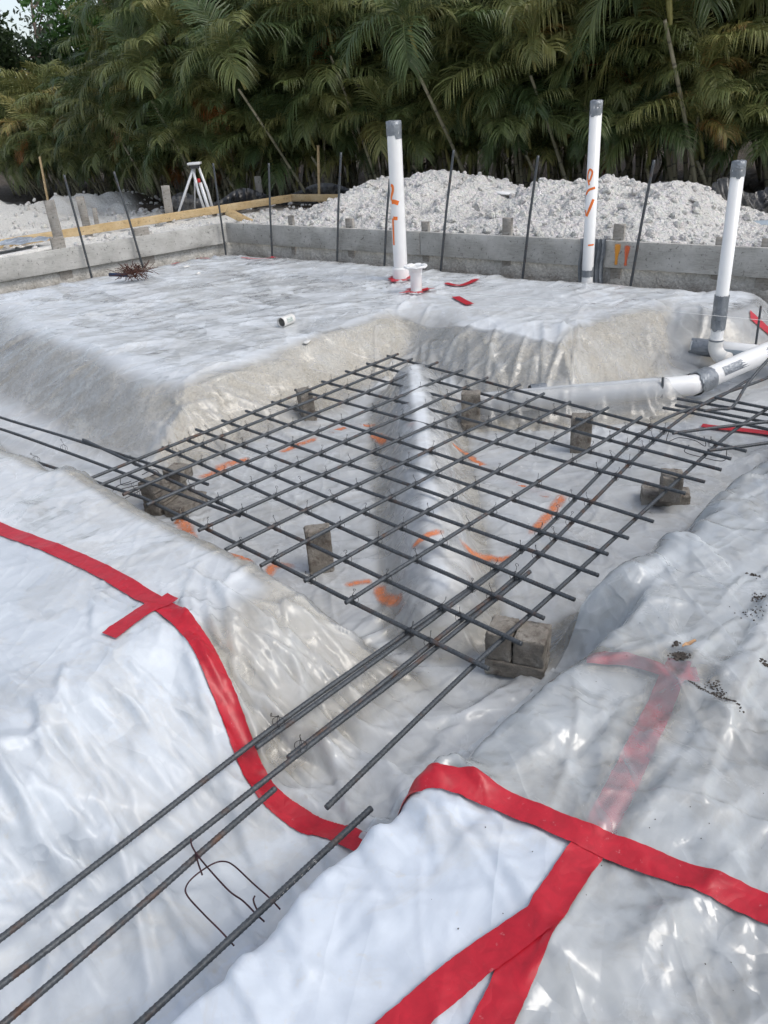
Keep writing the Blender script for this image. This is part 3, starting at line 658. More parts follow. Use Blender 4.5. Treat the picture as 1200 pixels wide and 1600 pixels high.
# mill marks stamped on the front bar
fb = long_bars[5]; fbo = front_bar; M_worn = simple('worn_steel', (.42, .42, .41), .5, .3, .2, 60, 0)
for ch, px, py in (('S', 488, 1347), ('9', 477, 1357), ('0', 466, 1367), ('1', 455, 1378), ('0', 444, 1389), ('S', 437, 1395), ('M', 430, 1402)):
    c = bpy.data.curves.new('mill_mark', 'FONT'); c.body = ch; c.size = .0115; c.extrude = .0004; c.align_x = 'CENTER'; c.align_y = 'CENTER'
    o = bpy.data.objects.new('mill_mark', c); col.objects.link(o); o.parent = fbo
    p = U(px, py, -.01); dirv = fb[-1] - fb[0]; q = fb[0] + dirv * ((p - fb[0]) @ dirv / (dirv @ dirv)); nrm = CAM - q; nrm -= dirv * (nrm @ dirv) / (dirv @ dirv); nrm /= np.linalg.norm(nrm)
    xx = -dirv / np.linalg.norm(dirv); yy = np.cross(nrm, xx); q = q + nrm * .0080
    mm = Matrix.Identity(4)
    for i in range(3): mm[i][0] = xx[i]; mm[i][1] = yy[i]; mm[i][2] = nrm[i]; mm[i][3] = q[i] - fbo.location[i]
    o.matrix_local = mm; 
    me = o.to_mesh(); me2 = me.copy(); o.to_mesh_clear(); o2 = bpy.data.objects.new('mill_mark', me2); col.objects.link(o2); o2.parent = fbo; o2.matrix_local = mm; bpy.data.objects.remove(o)
    me2.materials.append(M_worn)

# ------------------------------------------------------------------ bent wire chairs
def wires(name, paths, m, r, label, cat='wire'):
    parts = [tube(spline(P, 8 * len(P)), r, 6) for P in paths]; return tag(mk(name, join(*parts), m, origin=paths[0][0]), label, cat)
zw = -.03
wires('wire_chair', [[U(366, 1478, -.05), U(345, 1455, -.03), U(318, 1428, zw), U(293, 1400, zw), U(291, 1385, zw), U(305, 1368, zw), U(332, 1350, zw), U(350, 1346, zw), U(366, 1353, zw), U(395, 1380, zw), U(420, 1402, zw), U(438, 1421, -.05)],
      [U(298, 1310, .0), U(300, 1322, -.01), U(310, 1338, -.02), U(330, 1362, zw), U(358, 1392, zw), U(380, 1408, zw), U(400, 1428, -.02), U(413, 1440, -.04)],
      [U(305, 1332, -.02), U(310, 1350, zw), U(316, 1367, zw)], [U(398, 1400, .01), U(396, 1406, .01), U(399, 1416, 0), U(405, 1427, -.01)]], M_pwire, .0019, 'bent dark red wire loop hanging between the rebars in the front trench', 'wire loop')
wires('wire_chair', [[U(150, 752, .0), U(162, 770, -.04), U(168, 786, -.06), U(190, 781, -.06), U(222, 765, -.05)], [U(170, 785, -.06), U(180, 762, -.03), U(205, 752, -.02)],
                     [U(188, 745, -.03), U(192, 758, -.05), U(225, 748, -.04), U(246, 740, -.03)], [U(222, 742, -.03), U(238, 734, -.03), U(247, 737, -.03), U(252, 748, -.05)], [U(190, 764, -.05), U(225, 755, -.05), U(232, 748, -.04)]],
      M_wire, .0017, 'black bent wire cage hanging at the left corner of the mat', 'wire loop')
wires('wire_chair', [[U(1046, 671, -.02), U(1042, 690, -.06), U(1060, 684, -.05), U(1085, 688, -.05), U(1102, 697, -.05), U(1100, 682, -.02)], [U(1077, 695, -.04), U(1070, 706, -.07), U(1095, 714, -.07), U(1130, 720, -.06), U(1136, 703, -.02)]],
      M_wire, .0017, 'black bent wire loops hanging under the right corner of the mat', 'wire loop')

# ------------------------------------------------------------------ bricks that hold the mat up
gb = 'paver bricks propping up the mat'
def brick(px, py, zb, size, rz, label, tilt=(0, 0), up=0.0):
    p = U(px, py, zb); V, F_ = rbox(size, .005, (9, 7, 9), .0013, int(px)); V = V.copy()
    o = mk('paver_brick', place((V, F_), (p[0], p[1], zb + size[2] / 2 + up), rz, *tilt), M_paver, origin=(p[0], p[1], zb + up)); return tag(o, label, 'brick', gb)
arz = math.atan2(RT[1], RT[0])
brick(503, 892, -.2, (.098, .06, .2), arz + .12, 'upright paver brick under the front edge of the mat')
brick(482, 660, -.2, (.075, .098, .2), arz + .35, 'upright brick leaning under the far left of the mat', (.03, -.06))
brick(736, 662, -.17, (.1, .065, .185), arz - .2, 'upright brick on a dark flat brick near the white sewer pipe')
brick(742, 668, -.2, (.17, .1, .045), arz + .2, 'dark flat brick under the upright one near the white sewer pipe')
brick(906, 706, -.2, (.1, .062, .2), arz - .25, 'upright brick under the right part of the mat by the long bars')
brick(1038, 785, -.2, (.2, .1, .06), arz - .28, 'flat paver brick at the right corner of the mat')
brick(1046, 777, -.139, (.085, .1, .115), arz - .3, 'rough half brick standing on the flat brick at the right corner')
brick(808, 1046, -.19, (.188, .1, .06), arz - .42, 'bottom brick of the front corner pile under the mat')
pf = U(808, 1046, -.19); ux = np.array([math.cos(arz - .42), math.sin(arz - .42)]); uy = np.array([-ux[1], ux[0]])
def brick_at(xy, zb, size, rz, label, seed):
    o = mk('paver_brick', place(rbox(size, .005, (9, 7, 9), .0013, seed), (xy[0], xy[1], zb + size[2] / 2), rz), M_paver, origin=(xy[0], xy[1], zb)); return tag(o, label, 'brick', gb)
brick_at(pf[:2] - ux * .052 + uy * .008, -.129, (.083, .11, .095), arz - .42, 'left upper brick of the front corner pile, dark stained', 3)
brick_at(pf[:2] + ux * .043 + uy * .008, -.129, (.098, .11, .095), arz - .42, 'right upper brick of the front corner pile, pale and worn', 4)
ps = U(262, 792, -.2); rs = arz + 1.05; vx = np.array([math.cos(rs), math.sin(rs)]); vy = np.array([-vx[1], vx[0]])
brick_at(ps[:2], -.2, (.2, .1, .058), rs, 'bottom left brick of the stack at the left corner of the mat', 5)
brick_at(ps[:2] - vy * .112 + vx * .01, -.2, (.2, .1, .058), rs + .05, 'bottom front brick of the stack at the left corner of the mat', 6)
brick_at(ps[:2] + vx * .005, -.141, (.2, .095, .056), rs - .08, 'middle brick of the stack at the left corner of the mat', 7)
brick_at(ps[:2] + vx * .09 - vy * .02, -.084, (.1, .1, .055), rs + .1, 'top half brick of the stack at the left corner of the mat', 8)
brick_at(ps[:2] - vx * .045 + vy * .005, -.084, (.11, .09, .05), rs - .1, 'top rear brick of the stack at the left corner of the mat', 9)

# ------------------------------------------------------------------ pipes
def ring_profile(prof, base, k=28, axis_to=None):
    base = np.array(base, float); V = []; F_ = []
    d = np.array([0, 0, 1.0]) if axis_to is None else (np.array(axis_to) - base) / np.linalg.norm(np.array(axis_to) - base)
    a = np.cross(d, [1, 0, 0]) if abs(d[0]) < .9 else np.cross(d, [0, 1, 0]); a /= np.linalg.norm(a); b = np.cross(d, a)
    for r, z in prof:
        for q in range(k):
            t = q * 2 * math.pi / k; V.append(base + d * z + (a * math.cos(t) + b * math.sin(t)) * r)
    for i in range(len(prof) - 1):
        for q in range(k):
            F_.append([i * k + q, i * k + (q + 1) % k, (i + 1) * k + (q + 1) % k, (i + 1) * k + q])
    return np.array(V), F_
def torn_sleeve(base, axis_to, r, z0, z1, k=40, rag=.012, seed=0, closed=False):
    rg_ = np.random.default_rng(seed); V, F_ = ring_profile([(r, z0), (r * 1.01, z0 * .75 + z1 * .25), (r * .995, (z0 + z1) / 2), (r * 1.015, z0 * .25 + z1 * .75), (r, z1)] + ([(r * .5, z1 + .004), (.0005, z1 + .004)] if closed else []), base, k, axis_to)
    d = (np.array(axis_to) - base) / np.linalg.norm(np.array(axis_to) - base); rag_ = np.repeat(rg_.choice([-1, -.3, .2, 1], k // 4), 4) * rag
    V[:k] += d * rag_[:, None]; V += rg_.normal(0, .0012, V.shape); return V, F_
def on_pipe(base, axis_to, r, pts, wd):
    # painted stroke on a pipe: pts are (height, sideways -1..1 as seen from in front)
    base = np.array(base, float); d = (np.array(axis_to) - base); d /= np.linalg.norm(d)
    v = CAM - base; v -= d * (v @ d); v /= np.linalg.norm(v); s_ = np.cross(d, v)
    if s_ @ M[0] < 0: s_ = -s_
    P = spline([(h, q * .95, 0) for h, q in pts], 8 * len(pts)); out = []
    ang = np.arcsin(np.clip(P[:, 1], -.98, .98)); uv = np.c_[P[:, 0], ang * r]; T = np.gradient(uv, axis=0); T /= np.linalg.norm(T, axis=1)[:, None] + 1e-9; Nn = np.c_[-T[:, 1], T[:, 0]]
    for i in range(len(uv)):
        for q in range(5):
            h, a = uv[i] + Nn[i] * wd * (q / 4 - .5); t = a / r; out.append(base + d * h + (v * math.cos(t) + s_ * math.sin(t)) * (r + .0011))
    return np.array(out), grid_faces(len(uv), 5)
b1 = U(627, 440, ZP - .01); t1 = above(b1, 615, 190); h1 = np.linalg.norm(t1 - b1)
p1 = empty('vent_pipe', b1, 'tall white plastic pipe with orange strokes and taped top, beside the flanged pipe', 'pipe')
mk('pipe_body', ring_profile([(.0555, -.15), (.0555, h1 - .002), (.0555, h1), (.049, h1), (.049, h1 - .03)], b1, 28, t1), M_pvc, p1)
mk('coupling', ring_profile([(.056, .115), (.068, .113), (.0685, .105), (.0685, -.06)], b1, 28, t1), M_pvc, p1)
mk('tape_cap', torn_sleeve(b1, t1, .0575, h1 - .105, h1 + .004, seed=1, closed=True), M_duct, p1)
def hp1(y): return h1 * (1490 - y) / 1430
for pts, wd in (([(hp1(590), -.85), (hp1(600), -.62), (hp1(640), -.62), (hp1(690), -.85), (hp1(725), -.90)], .022), ([(hp1(738), -.85), (hp1(735), -.5), (hp1(750), .15)], .032), ([(hp1(882), -.72), (hp1(885), -.1)], .026), ([(hp1(885), -.8), (hp1(1000), -.82), (hp1(1130), -.85)], .02)):
    mk('paint_mark', on_pipe(b1, t1, .0555, pts, wd), M_omark, p1)
b2 = U(651, 460, ZP - .01); t2_ = above(b2, 651, 414); h2 = t2_[2] - b2[2]
p2 = empty('flanged_pipe', b2, 'short white pipe topped with a wide closet flange standing in red tape', 'pipe')
mk('pipe_body', ring_profile([(.043, -.1), (.043, h2 * .74), (.0435, h2 * .75), (.050, h2 * .78), (.053, h2 * .93)], b2, 28), M_pvc, p2)
V, F_ = ring_profile([(.050, h2 * .90), (.086, h2 * .93), (.090, h2 * .95), (.090, h2 * .99), (.086, h2), (.058, h2), (.050, h2 - .012), (.048, h2 - .07)], b2, 48)
for i in range(2, 6):
    for q in range(0, 48, 6): V[i * 48 + q:(i * 48 + q) + 2, 2] -= .006; 
mk('flange', (V, F_), M_pvc, p2)
b3 = U(918, 426, ZP - .02); t3 = above(b3, 932, 158); h3 = np.linalg.norm(t3 - b3)
p3 = empty('vent_pipe', b3, 'white pipe with an orange P like mark standing against the right form boards', 'pipe')
mk('pipe_body', ring_profile([(.0445, -.1), (.0445, h3), (.039, h3), (.039, h3 - .03)], b3, 28, t3), M_pvc, p3)
mk('tape_cap', torn_sleeve(b3, t3, .0462, h3 - .09, h3 + .004, seed=2, closed=True), M_duct, p3)
mk('tape_wrap', torn_sleeve(b3, t3, .0462, .035, -.03, seed=3), M_duct, p3)
def hp3(y): return h3 * (1500 - y) / 1450
def c3(x, y): return (x - (242 + (150 - 242) * (y - 50) / 1450)) / 43
for pts, wd, m in (([(hp3(720), c3(178, 720)), (hp3(650), c3(168, 650)), (hp3(590), c3(184, 590)), (hp3(610), c3(203, 610)), (hp3(660), c3(192, 660)), (hp3(690), c3(178, 690))], .014, M_omark),
                   ([(hp3(800), c3(152, 800)), (hp3(760), c3(175, 760)), (hp3(742), c3(222, 742))], .017, M_omark), ([(hp3(840), c3(208, 840)), (hp3(900), c3(185, 900)), (hp3(985), c3(152, 985))], .02, M_omark),
                   ([(hp3(930), c3(146, 930)), (hp3(985), c3(148, 985))], .012, M_omark), ([(hp3(1240), c3(160, 1240)), (hp3(1238), c3(203, 1238))], .012, M_omark)):
    mk('paint_mark', on_pipe(b3, t3, .0445, pts, wd), m, p3)
b4 = U(1116, 556, -.07); t4 = above(b4, 1155, 253); h4 = np.linalg.norm(t4 - b4); r4 = .0365
p4 = empty('vent_pipe', b4, 'white pipe with an elbow foot and grey tape wrap at the right edge', 'pipe')
mk('pipe_body', ring_profile([(r4, .07), (r4, h4), (r4 * .85, h4), (r4 * .85, h4 - .03)], b4, 28, t4), M_pvc, p4)
mk('tape_cap', torn_sleeve(b4, t4, r4 * 1.05, h4 - .085, h4 + .004, seed=4, closed=True), M_duct, p4)
mk('tape_wrap', torn_sleeve(b4, t4, r4 * 1.14, .165, .37, seed=5, rag=.006), M_duct, p4)
e_end = U(1142, 556, -.045); ed = np.array([*(e_end - b4)[:2], 0]); ed /= np.linalg.norm(ed)
mk('elbow', tube(spline([b4 + [0, 0, .11], b4 + [0, 0, .055], b4 + [0, 0, .02] + ed * .02, b4 + [0, 0, .002] + ed * .055, b4 + [0, 0, 0] + ed * .10], 18), r4 * 1.16, 20), M_pvcd, p4)
mk('band', ring_profile([(r4 * 1.18, .095), (r4 * 1.22, .10), (r4 * 1.18, .106)], b4, 24, t4), M_duct, p4)
zs = -.055
S_pts = [PIPE_A + [0, 0, -.005], PIPE_B, U(1085, 600, -.055), U(1112, 588, -.05), U(1195, 552, .0), U(1290, 512, .04)]
sp = empty('sewer_pipe', S_pts[2], 'thick white sewer pipe half under the film with grey taped joints', 'pipe')
mk('pipe_body', tube(spline(S_pts, 60), .058, 24), M_pvc, sp)
mk('tape_wrap', torn_sleeve(U(1086, 600, -.055), U(1122, 584, -.045), .066, -.02, .12, seed=7, rag=.02), M_duct, sp)
q0, q1 = U(828, 618, -.085), U(868, 613, -.08); mk('tape_wrap', torn_sleeve(q0, q1, .0615, 0, .09, seed=8), M_duct, sp)
d_ = S_pts[4] - S_pts[3]; Lq = np.linalg.norm(d_); strp = on_pipe(S_pts[3], S_pts[4], .058, [(.04, .05), (Lq * .5, .05), (Lq, .0), (Lq * 1.4, 0)], .052); mk('tape_strip', strp, M_duct, sp)
g0, g1 = U(1082, 541, -.06), U(1260, 560, -.05)
gp = empty('taped_pipe', g0, 'short white pipe wrapped in shiny grey tape lying behind the elbow', 'pipe')
mk('pipe_body', tube([g0, (g0 + g1) / 2, g1], .05, 24), M_pvc, gp)
mk('tape_wrap', torn_sleeve(g0, g1, .0535, -.004, .15, seed=9), M_duct, gp)
mk('tape_strip', on_pipe(g0, g1, .052, [(.14, -.55), (.35, -.5), (.7, -.5)], .06), M_gpvc, gp)
u0, u1 = UP_A + [0, 0, -.082], UP_B + [0, 0, -.082]
tag(mk('buried_pipe', tube([u0, (u0 + u1) / 2, u1], .142, 32), M_pvc, origin=u0), 'pipe lying under the silvery film beneath the middle of the mat', 'pipe')

# ------------------------------------------------------------------ form boards, stakes
gf = 'timber form boards round the pad'
def F1(s_, d=0.0, z=0.0): p = F0 + E1 * s_ - N1 * d; return np.array([p[0], p[1], z])
def F2(s_, d=0.0, z=0.0): p = F0 + E2 * s_ - N2 * d; return np.array([p[0], p[1], z])
def s_on1(px, py): p = on_plane(px, py, F0, N1); return float((p[:2] - F0) @ E1), p[2]
def s_on2(px, py): p = on_plane(px, py, F0, N2); return float((p[:2] - F0) @ E2), p[2]
zb0, zb1 = .115, .325
BH, BZ = zb1 - zb0, (zb0 + zb1) / 2
sj, _ = s_on1(656, 380)
tag(mk('form_board', beam(F1(.0, .019, BZ), F1(sj - .003, .019, BZ), .038, BH, seg=40, seed=1), M_board, origin=F1(0, .019, BZ)), 'grey weathered form board between the far corner and the tall white pipe', 'board', gf)
tag(mk('form_board', beam(F1(sj + .003, .019, BZ), F1(8.2, .019, BZ), .038, BH, seg=40, seed=2), M_board, origin=F1(sj, .019, BZ)), 'grey weathered form board with orange marks running to the right edge', 'board', gf)
tag(mk('form_board', beam(F2(-.036, .019, BZ), F2(3.9, .019, BZ), .038, BH, seg=40, seed=3), M_boardw, origin=F2(0, .019, BZ)), 'pale lime splashed form board along the left side of the far pad', 'board', gf)
for px0, py0, px1, py1, m, lab in ((966, 380, 962, 415, M_ymark, 'amber paint stripe on the form board, left of the two'), (981, 382, 977, 417, M_rmark, 'red orange paint stripe on the form board, right of the two')):
    (sa, za), (sb, zb_) = s_on1(px0, py0), s_on1(px1, py1); n = 14; V = []
    for i in range(n):
        t = i / (n - 1); c = F1(sa + (sb - sa) * t, -.0022, min(za + (zb_ - za) * t, zb1 - .004))
        for q in range(9): e = (q / 8 - .5) * .062 * (.8 + .3 * math.sin(5 * t + 1)); V.append(c + np.array([*(E1 * e), 0]))
    o = mk('paint_mark', (np.array(V), grid_faces(n, 9)), m); e = np.tile(1 - np.abs(np.linspace(-1, 1, 9)) ** 3, (n, 1)); set_attr(o, 'edge', e * np.clip(np.minimum(np.arange(n), np.arange(n)[::-1]) / 2 + .4, 0, 1)[:, None]); tag(o, lab, 'paint mark')
gs = 'wooden stakes holding the forms'
def stake(base, top, wd, th, label, m=M_stake, along=E1, name='wooden_stake', group=gs):
    base, top = np.array(base, float), np.array(top, float); L = np.linalg.norm(top - base); z = (top - base) / L
    x = np.array([along[0], along[1], 0]); x -= z * (x @ z); x /= np.linalg.norm(x); y = np.cross(z, x)
    V, F_ = rbox((wd, th, L), .003, (2, 1, 8), .001, int(abs(base[0] * 100)))
    V[V[:, 2] > L / 2 - .01, 2] += rng.uniform(-.004, .004, int((V[:, 2] > L / 2 - .01).sum()))
    return tag(mk(name, (V @ np.array([x, y, z]) + (base + top) / 2, F_), m, origin=base), label, 'stake', group)
for px, top_y, wd, lab in ((448, 338, .06, 'small stake behind the form board left of the limestone pile'), (540, 343, .09, 'split stake top behind the form board under the pile left end'), (659, 348, .075, 'stake behind the joint of the two right form boards'),
                           (788, 342, .085, 'stake behind the right form board between the tall pipes'), (964, 352, .09, 'stake behind the two orange stripes on the form board'), (1126, 373, .09, 'stake behind the form board just left of the taped pipe'), (1200, 375, .10, 'stake behind the form board at the right edge')):
    s_, zt = s_on1(px, top_y); p = F1(s_, .062); stake([p[0], p[1], -.14], [p[0], p[1], zt], wd, .036, lab)
s_, _ = s_on2(222, 350); p = F2(s_, .062); stake([p[0], p[1], -.14], [p[0], p[1], s_on2(222, 357)[1]], .16, .036, 'low split stake block behind the left form board', along=E2)
s_, zt = s_on2(92, 375); p = F2(s_, .062); stake([p[0], p[1], -.14], [p[0] , p[1], zt + .02], .13, .036, 'short stake pair behind the left form board under the tall pale stake', along=E2)
p = F2(s_on2(110, 440)[0], .062); stake([p[0] + .02, p[1], -.2], [p[0], p[1], .2], .085, .036, 'stake foot showing beneath the left form board', along=E2)
def free_stake(bx, by, tx, ty, z, wd, lab, m=M_stake, th=.035, name='wooden_stake', group='stakes beyond the forms'):
    b = U(bx, by, z); t_ = above(b, tx, ty); stake(b - [0, 0, .12], t_, wd, th, lab, m, RT, name, group)
free_stake(97, 392, 76, 313, .2, .10, 'tall pale stake standing behind the left form board')
free_stake(139, 366, 124, 307, .2, .09, 'weathered stake crossing in front of the yellow plank at left')
free_stake(153, 364, 147, 325, .15, .05, 'thin short stake just behind the yellow plank at left')
free_stake(267, 354, 258, 290, .15, .10, 'pale stake beside the tripod foot')
free_stake(409, 322, 402, 275, .1, .10, 'two tone stake in front of the yellow plank near its corner')
free_stake(385, 326, 380, 300, .05, .06, 'small stake behind the yellow plank near the black fence')
b = U(393, 349, .2); stake(b, [b[0] + .28 * -RT[0], b[1] + .28 * -RT[1], .36], .09, .036, 'leaning wood offcut on the limestone behind the form corner', M_yellow, RT, 'wood_offcut', None)
gyl = 'fresh yellow lumber boards'
c0, c1, c2 = U(-40, 386, .28), U(455, 308, .28), U(545, 308, .28)
tag(mk('lumber_board', beam(c0 + [0, 0, -.01], c1 + [0, 0, -.01], .036, .095, seg=20, seed=7), M_yellow, origin=c0), 'long yellow lumber plank on the limestone behind the tripod', 'board', gyl)
tag(mk('lumber_board', beam(c1 + [0, 0, -.01], c2 + [0, 0, -.01], .036, .095, seg=8, seed=8), M_yellow, origin=c1), 'short yellow lumber plank meeting the long one at the corner', 'board', gyl)
free_stake(498, 322, 497, 227, .1, .035, 'slim yellow stake at the end of the short yellow plank', M_yellow, .03, 'lumber_stake', None)
free_stake(75, 318, 62, 245, .15, .035, 'slim yellow stake at the far left behind the pale stake', M_yellow, .03, 'lumber_stake', None)
lp0, lp1 = U(-30, 408, .26), U(84, 385, .26)
tag(mk('white_plank', beam(lp0, lp1, .10, .03, seg=6), M_pvcd, origin=lp0), 'white plank lying behind the left form board', 'board')
# dowels
gd = 'thin black steel dowels standing along the forms'
zd = -.06
for b_, t_, lab in (((143, 430), (100, 273), 'first thin steel dowel from the left, leaning by the left form board'), ((220, 400), (178, 268), 'second thin steel dowel from the left, left of the tripod'), ((352, 392), (333, 255), 'thin steel dowel just right of the tripod at the form corner'), ((424, 400), (420, 255), 'thin steel dowel in front of the yellow plank near the stake'), ((525, 393), (533, 238), 'thin steel dowel right of the slim yellow stake'), ((599, 405), (609, 280), 'thin steel dowel half hidden behind the tall pipe with orange strokes'), ((687, 413), (709, 234), 'thin steel dowel right of the flanged pipe'), ((815, 430), (841, 243), 'thin steel dowel midway between the two tall pipes'), ((985, 437), (1022, 250), 'thin steel dowel right of the orange stripes')):
    n_ = N2 if b_[0] < 400 else N1; bb = on_plane(*b_, F0 + n_ * .06, n_); tt = above(bb, *t_); bar('steel_dowel', [bb - [0, 0, .12], (bb + tt) / 2, tt], M_rebar, lab, 'rebar', gd, r=.011)
bb = U(1123, 448, 0); bar('steel_dowel', [bb, above(bb, 1112, 422)], M_rust, 'short rusty dowel poking out beside the taped pipe', 'rebar', r=.0095)
bb = U(1180, 545, -.05); bar('steel_dowel', [bb, above(bb, 1189, 478)], M_rebar, 'short black stake standing on the taped pipe at right', 'rebar', r=.007)
bb = U(1034, 622, -.10); bar('steel_dowel', [bb, above(bb, 1036, 590)], M_rebar, 'short black rod against the sewer pipe where the film ends', 'rebar', r=.007)
# silver wrap behind the pipe at the form
s0, _ = s_on1(906, 400); s1, _ = s_on1(946, 400); V = []
for i in range(41):
    for j in range(9):
        t = i / 40; s_ = s0 + (s1 - s0) * t; p = F1(s_ + .01 * math.sin(j), -.012 - .011 * math.sin(t * 38 + .6 * math.sin(j)) - .004 * math.sin(t * 90), zb1 + .012 - (zb1 + .06) * j / 8); V.append(p)
tag(mk('silver_wrap', (np.array(V), grid_faces(41, 9)), M_duct), 'pleated silver plastic wrap hung on the form board behind a white pipe', 'plastic wrap')

# ------------------------------------------------------------------ limestone pile
Q0 = F0 - N1 * 1.35
crest_px = [(430, 335), (520, 322), (560, 300), (590, 286), (620, 288), (655, 277), (690, 278), (715, 291), (740, 284), (770, 296), (800, 304), (830, 297), (860, 288), (905, 290), (935, 285), (975, 290), (1000, 298), (1050, 292), (1080, 308), (1105, 326), (1130, 346), (1170, 360), (1230, 372), (1300, 380)]
cs = [on_plane(x, y, Q0, N1) for x, y in crest_px]; ss = np.array([(p[:2] - F0) @ E1 for p in cs]); zz = np.array([p[2] for p in cs]); zsm = np.convolve(np.pad(zz, 2, 'edge'), np.ones(5) / 5, 'valid'); zz = zz + .7 * (zz - zsm) + .01
u = np.arange(ss[0] - .3, ss[-1], .022); v = np.arange(.06, 3.2, .022); UU, VV = np.meshgrid(u, v, indexing='ij')
zc = np.interp(UU, ss, zz) ; PX = F0[0] + E1[0] * UU - N1[0] * VV; PY = F0[1] + E1[1] * UU - N1[1] * VV
gz = earth(PX, PY)
prof = np.where(VV < 1.35, .16 + .84 * S(VV / 1.5) ** .8 / S(np.array(.9)) ** .8, 1 - .75 * S((VV - 1.35) / 1.7))
ridge = np.where(VV < 1.35, np.clip(VV / 1.35, 0, 1) ** .85, 1 - .8 * S((VV - 1.35) / 1.8))
hz = gz + np.maximum(zc - gz, 0.0) * ridge + (.06 * fbm(PX, PY, 3.2, 60, 4) + .035 * fbm(PX, PY, 11, 61, 4)) * np.clip(ridge * 1.6, .3, 1)
rg = np.random.default_rng(8)
for _ in range(1900):                                          # lumps of rubble standing out of the slope
    i, j = rg.integers(0, len(u)), rg.integers(0, len(v)); r = .010 + .045 * rg.random() ** 4; n = int(r / .022) + 1
    a = slice(max(0, i - n), i + n + 1); b = slice(max(0, j - n), j + n + 1); d = np.hypot(UU[a, b] - u[i], VV[a, b] - v[j])
    hz[a, b] = np.maximum(hz[a, b], hz[i, j] + .5 * np.sqrt(np.maximum(r * r - d * d, 0)) - np.where(d < r, 0, 1))
hz -= .25 * S((.12 - VV) / .1)
def lime_mat():
    t = NT('crushed_limestone'); f = t.noise(38, 7, .72); v = t.vor(34, out='Color'); e = t.vor(30); n = t.noise(2.5, 4)
    c = t.ramp(f, [(.25, (.44, .43, .40)), (.5, (.69, .65, .58)), (.75, (.84, .80, .73))])
    c = t.mix(.22, c, v, 'SOFT_LIGHT'); c = t.mix(t.ramp(n, [(.45, (0, 0, 0)), (.7, (.5, .5, .5))]), c, (.56, .53, .47))
    h = t.math('ADD', t.math('MULTIPLY', e, -1.4), f); h = t.math('ADD', h, t.math('MULTIPLY', t.vor(80), -.6))
    hs_ = t.n('ShaderNodeHueSaturation'); hs_.inputs['Saturation'].default_value = .4; t.l(c, hs_.inputs['Color'])
    t.set(col=hs_.outputs[0], rough=.96, normal=t.bump(h, .9, .02), spec=.15); return t.m
M_lime = lime_mat()
tag(mk('limestone_pile', (np.stack([PX, PY, hz], -1).reshape(-1, 3), grid_faces(len(u), len(v))), M_lime), 'long heap of crushed white limestone behind the right form boards', 'rubble pile')
def rock(r, seed):
    rg_ = np.random.default_rng(seed); V, F_ = rbox((1, 1, 1), .3, (2, 2, 2)); V = V * rg_.uniform(.7, 1.2, 3)
    for _ in range(5):
        n = rg_.normal(size=3); n /= np.linalg.norm(n); d = V @ n; lim = rg_.uniform(.28, .5); V = V - np.outer(np.maximum(d - lim, 0), n)
    return V * r, F_
RK = [rock(1, s_) for s_ in range(8)]; parts = []
for _ in range(1700):
    i, j = rg.integers(2, len(u) - 2), int(rg.beta(1, 2) * (len(v) - 4)) + 2; r = .006 + .036 * rg.random() ** 4
    parts.append(place((RK[rg.integers(8)][0] * 2 * r, RK[0][1]), (PX[i, j], PY[i, j], hz[i, j] + r * .3), rg.uniform(0, 6), rg.uniform(0, 6)))
for _ in range(1500):
    d = rg.uniform(8.5, 15.5); l = rg.uniform(-5.8, 2) ; x, y = FW * d + RT * l; a, b = d12(x, y)
    if min(a, b) > -.1: continue
    r = .008 + .04 * rg.random() ** 3; parts.append(place((RK[rg.integers(8)][0] * 2 * r, RK[0][1]), (x, y, float(earth(np.array([x]), np.array([y]))[0]) + r * .3), rg.uniform(0, 6), rg.uniform(0, 6)))
o = mk('limestone_rubble', join(*parts), M_lime, smooth=False); tag(o, 'loose white limestone rubble scattered over the pile and the ground behind the forms', 'rubble', kind='stuff')
parts = []
for _ in range(420):                                           # broken stone in the trench under the boards
    if rg.random() < .6: p = F1(rg.uniform(0, 6.5), -rg.uniform(.0, .3))
    else: p = F2(rg.uniform(0, 3.6), -rg.uniform(.0, .35))
    r = .006 + .026 * rg.random() ** 2.5; z = float(earth(p[:1], p[1:2])[0]); parts.append(place((RK[rg.integers(8)][0] * 2 * r, RK[0][1]), (p[0], p[1], z + r * .3), rg.uniform(0, 6), rg.uniform(0, 6)))
tag(mk('trench_rubble', join(*parts), simple('dirty_stone', (.36, .33, .285), .95, 0, .4, 9, .6), smooth=False), 'broken dirty stone lying in the trench under the form boards', 'rubble', kind='stuff')
for k_ in range(34):                                           # a few larger pieces, each its own rock
    i, j = int(rg.integers(20, len(u) - 20)), int(rg.integers(3, 58)); V, F_ = rock(1, 200 + k_); r = rg.uniform(.04, .085)
    tag(mk('limestone_chunk', place((V * r, F_), (PX[i, j], PY[i, j], hz[i, j] + r * .12), rg.uniform(0, 6), rg.uniform(0, 6)), M_lime, origin=(PX[i, j], PY[i, j], hz[i, j]), smooth=False), 'limestone chunk sticking out of the crushed pile behind the boards', 'rock', 'larger chunks in the limestone pile')
cpk = on_plane(690, 300, Q0, N1)
V, F_ = rock(1, 33); tag(mk('limestone_chunk', place((V * [.09, .07, .26], F_), cpk + [0, 0, .02], .4, .1, .12), M_lime, origin=cpk, smooth=False), 'upright limestone chunk on the crest of the pile right of the tall pipe', 'rock')
for px, py, r, lab in ((597, 333, .11, 'squarish pale limestone block on the pile left of the tall pipe'), (980, 347, .10, 'round white limestone chunk low on the pile right of the pipe'), (747, 322, .08, 'limestone chunk halfway up the pile below its dip')):
    p = on_plane(px, py, F0 - N1 * .62, N1); V, F_ = rock(1, int(px)); tag(mk('limestone_chunk', place((V * r, F_), p, .8, .5), M_lime, origin=p, smooth=False), lab, 'rock')
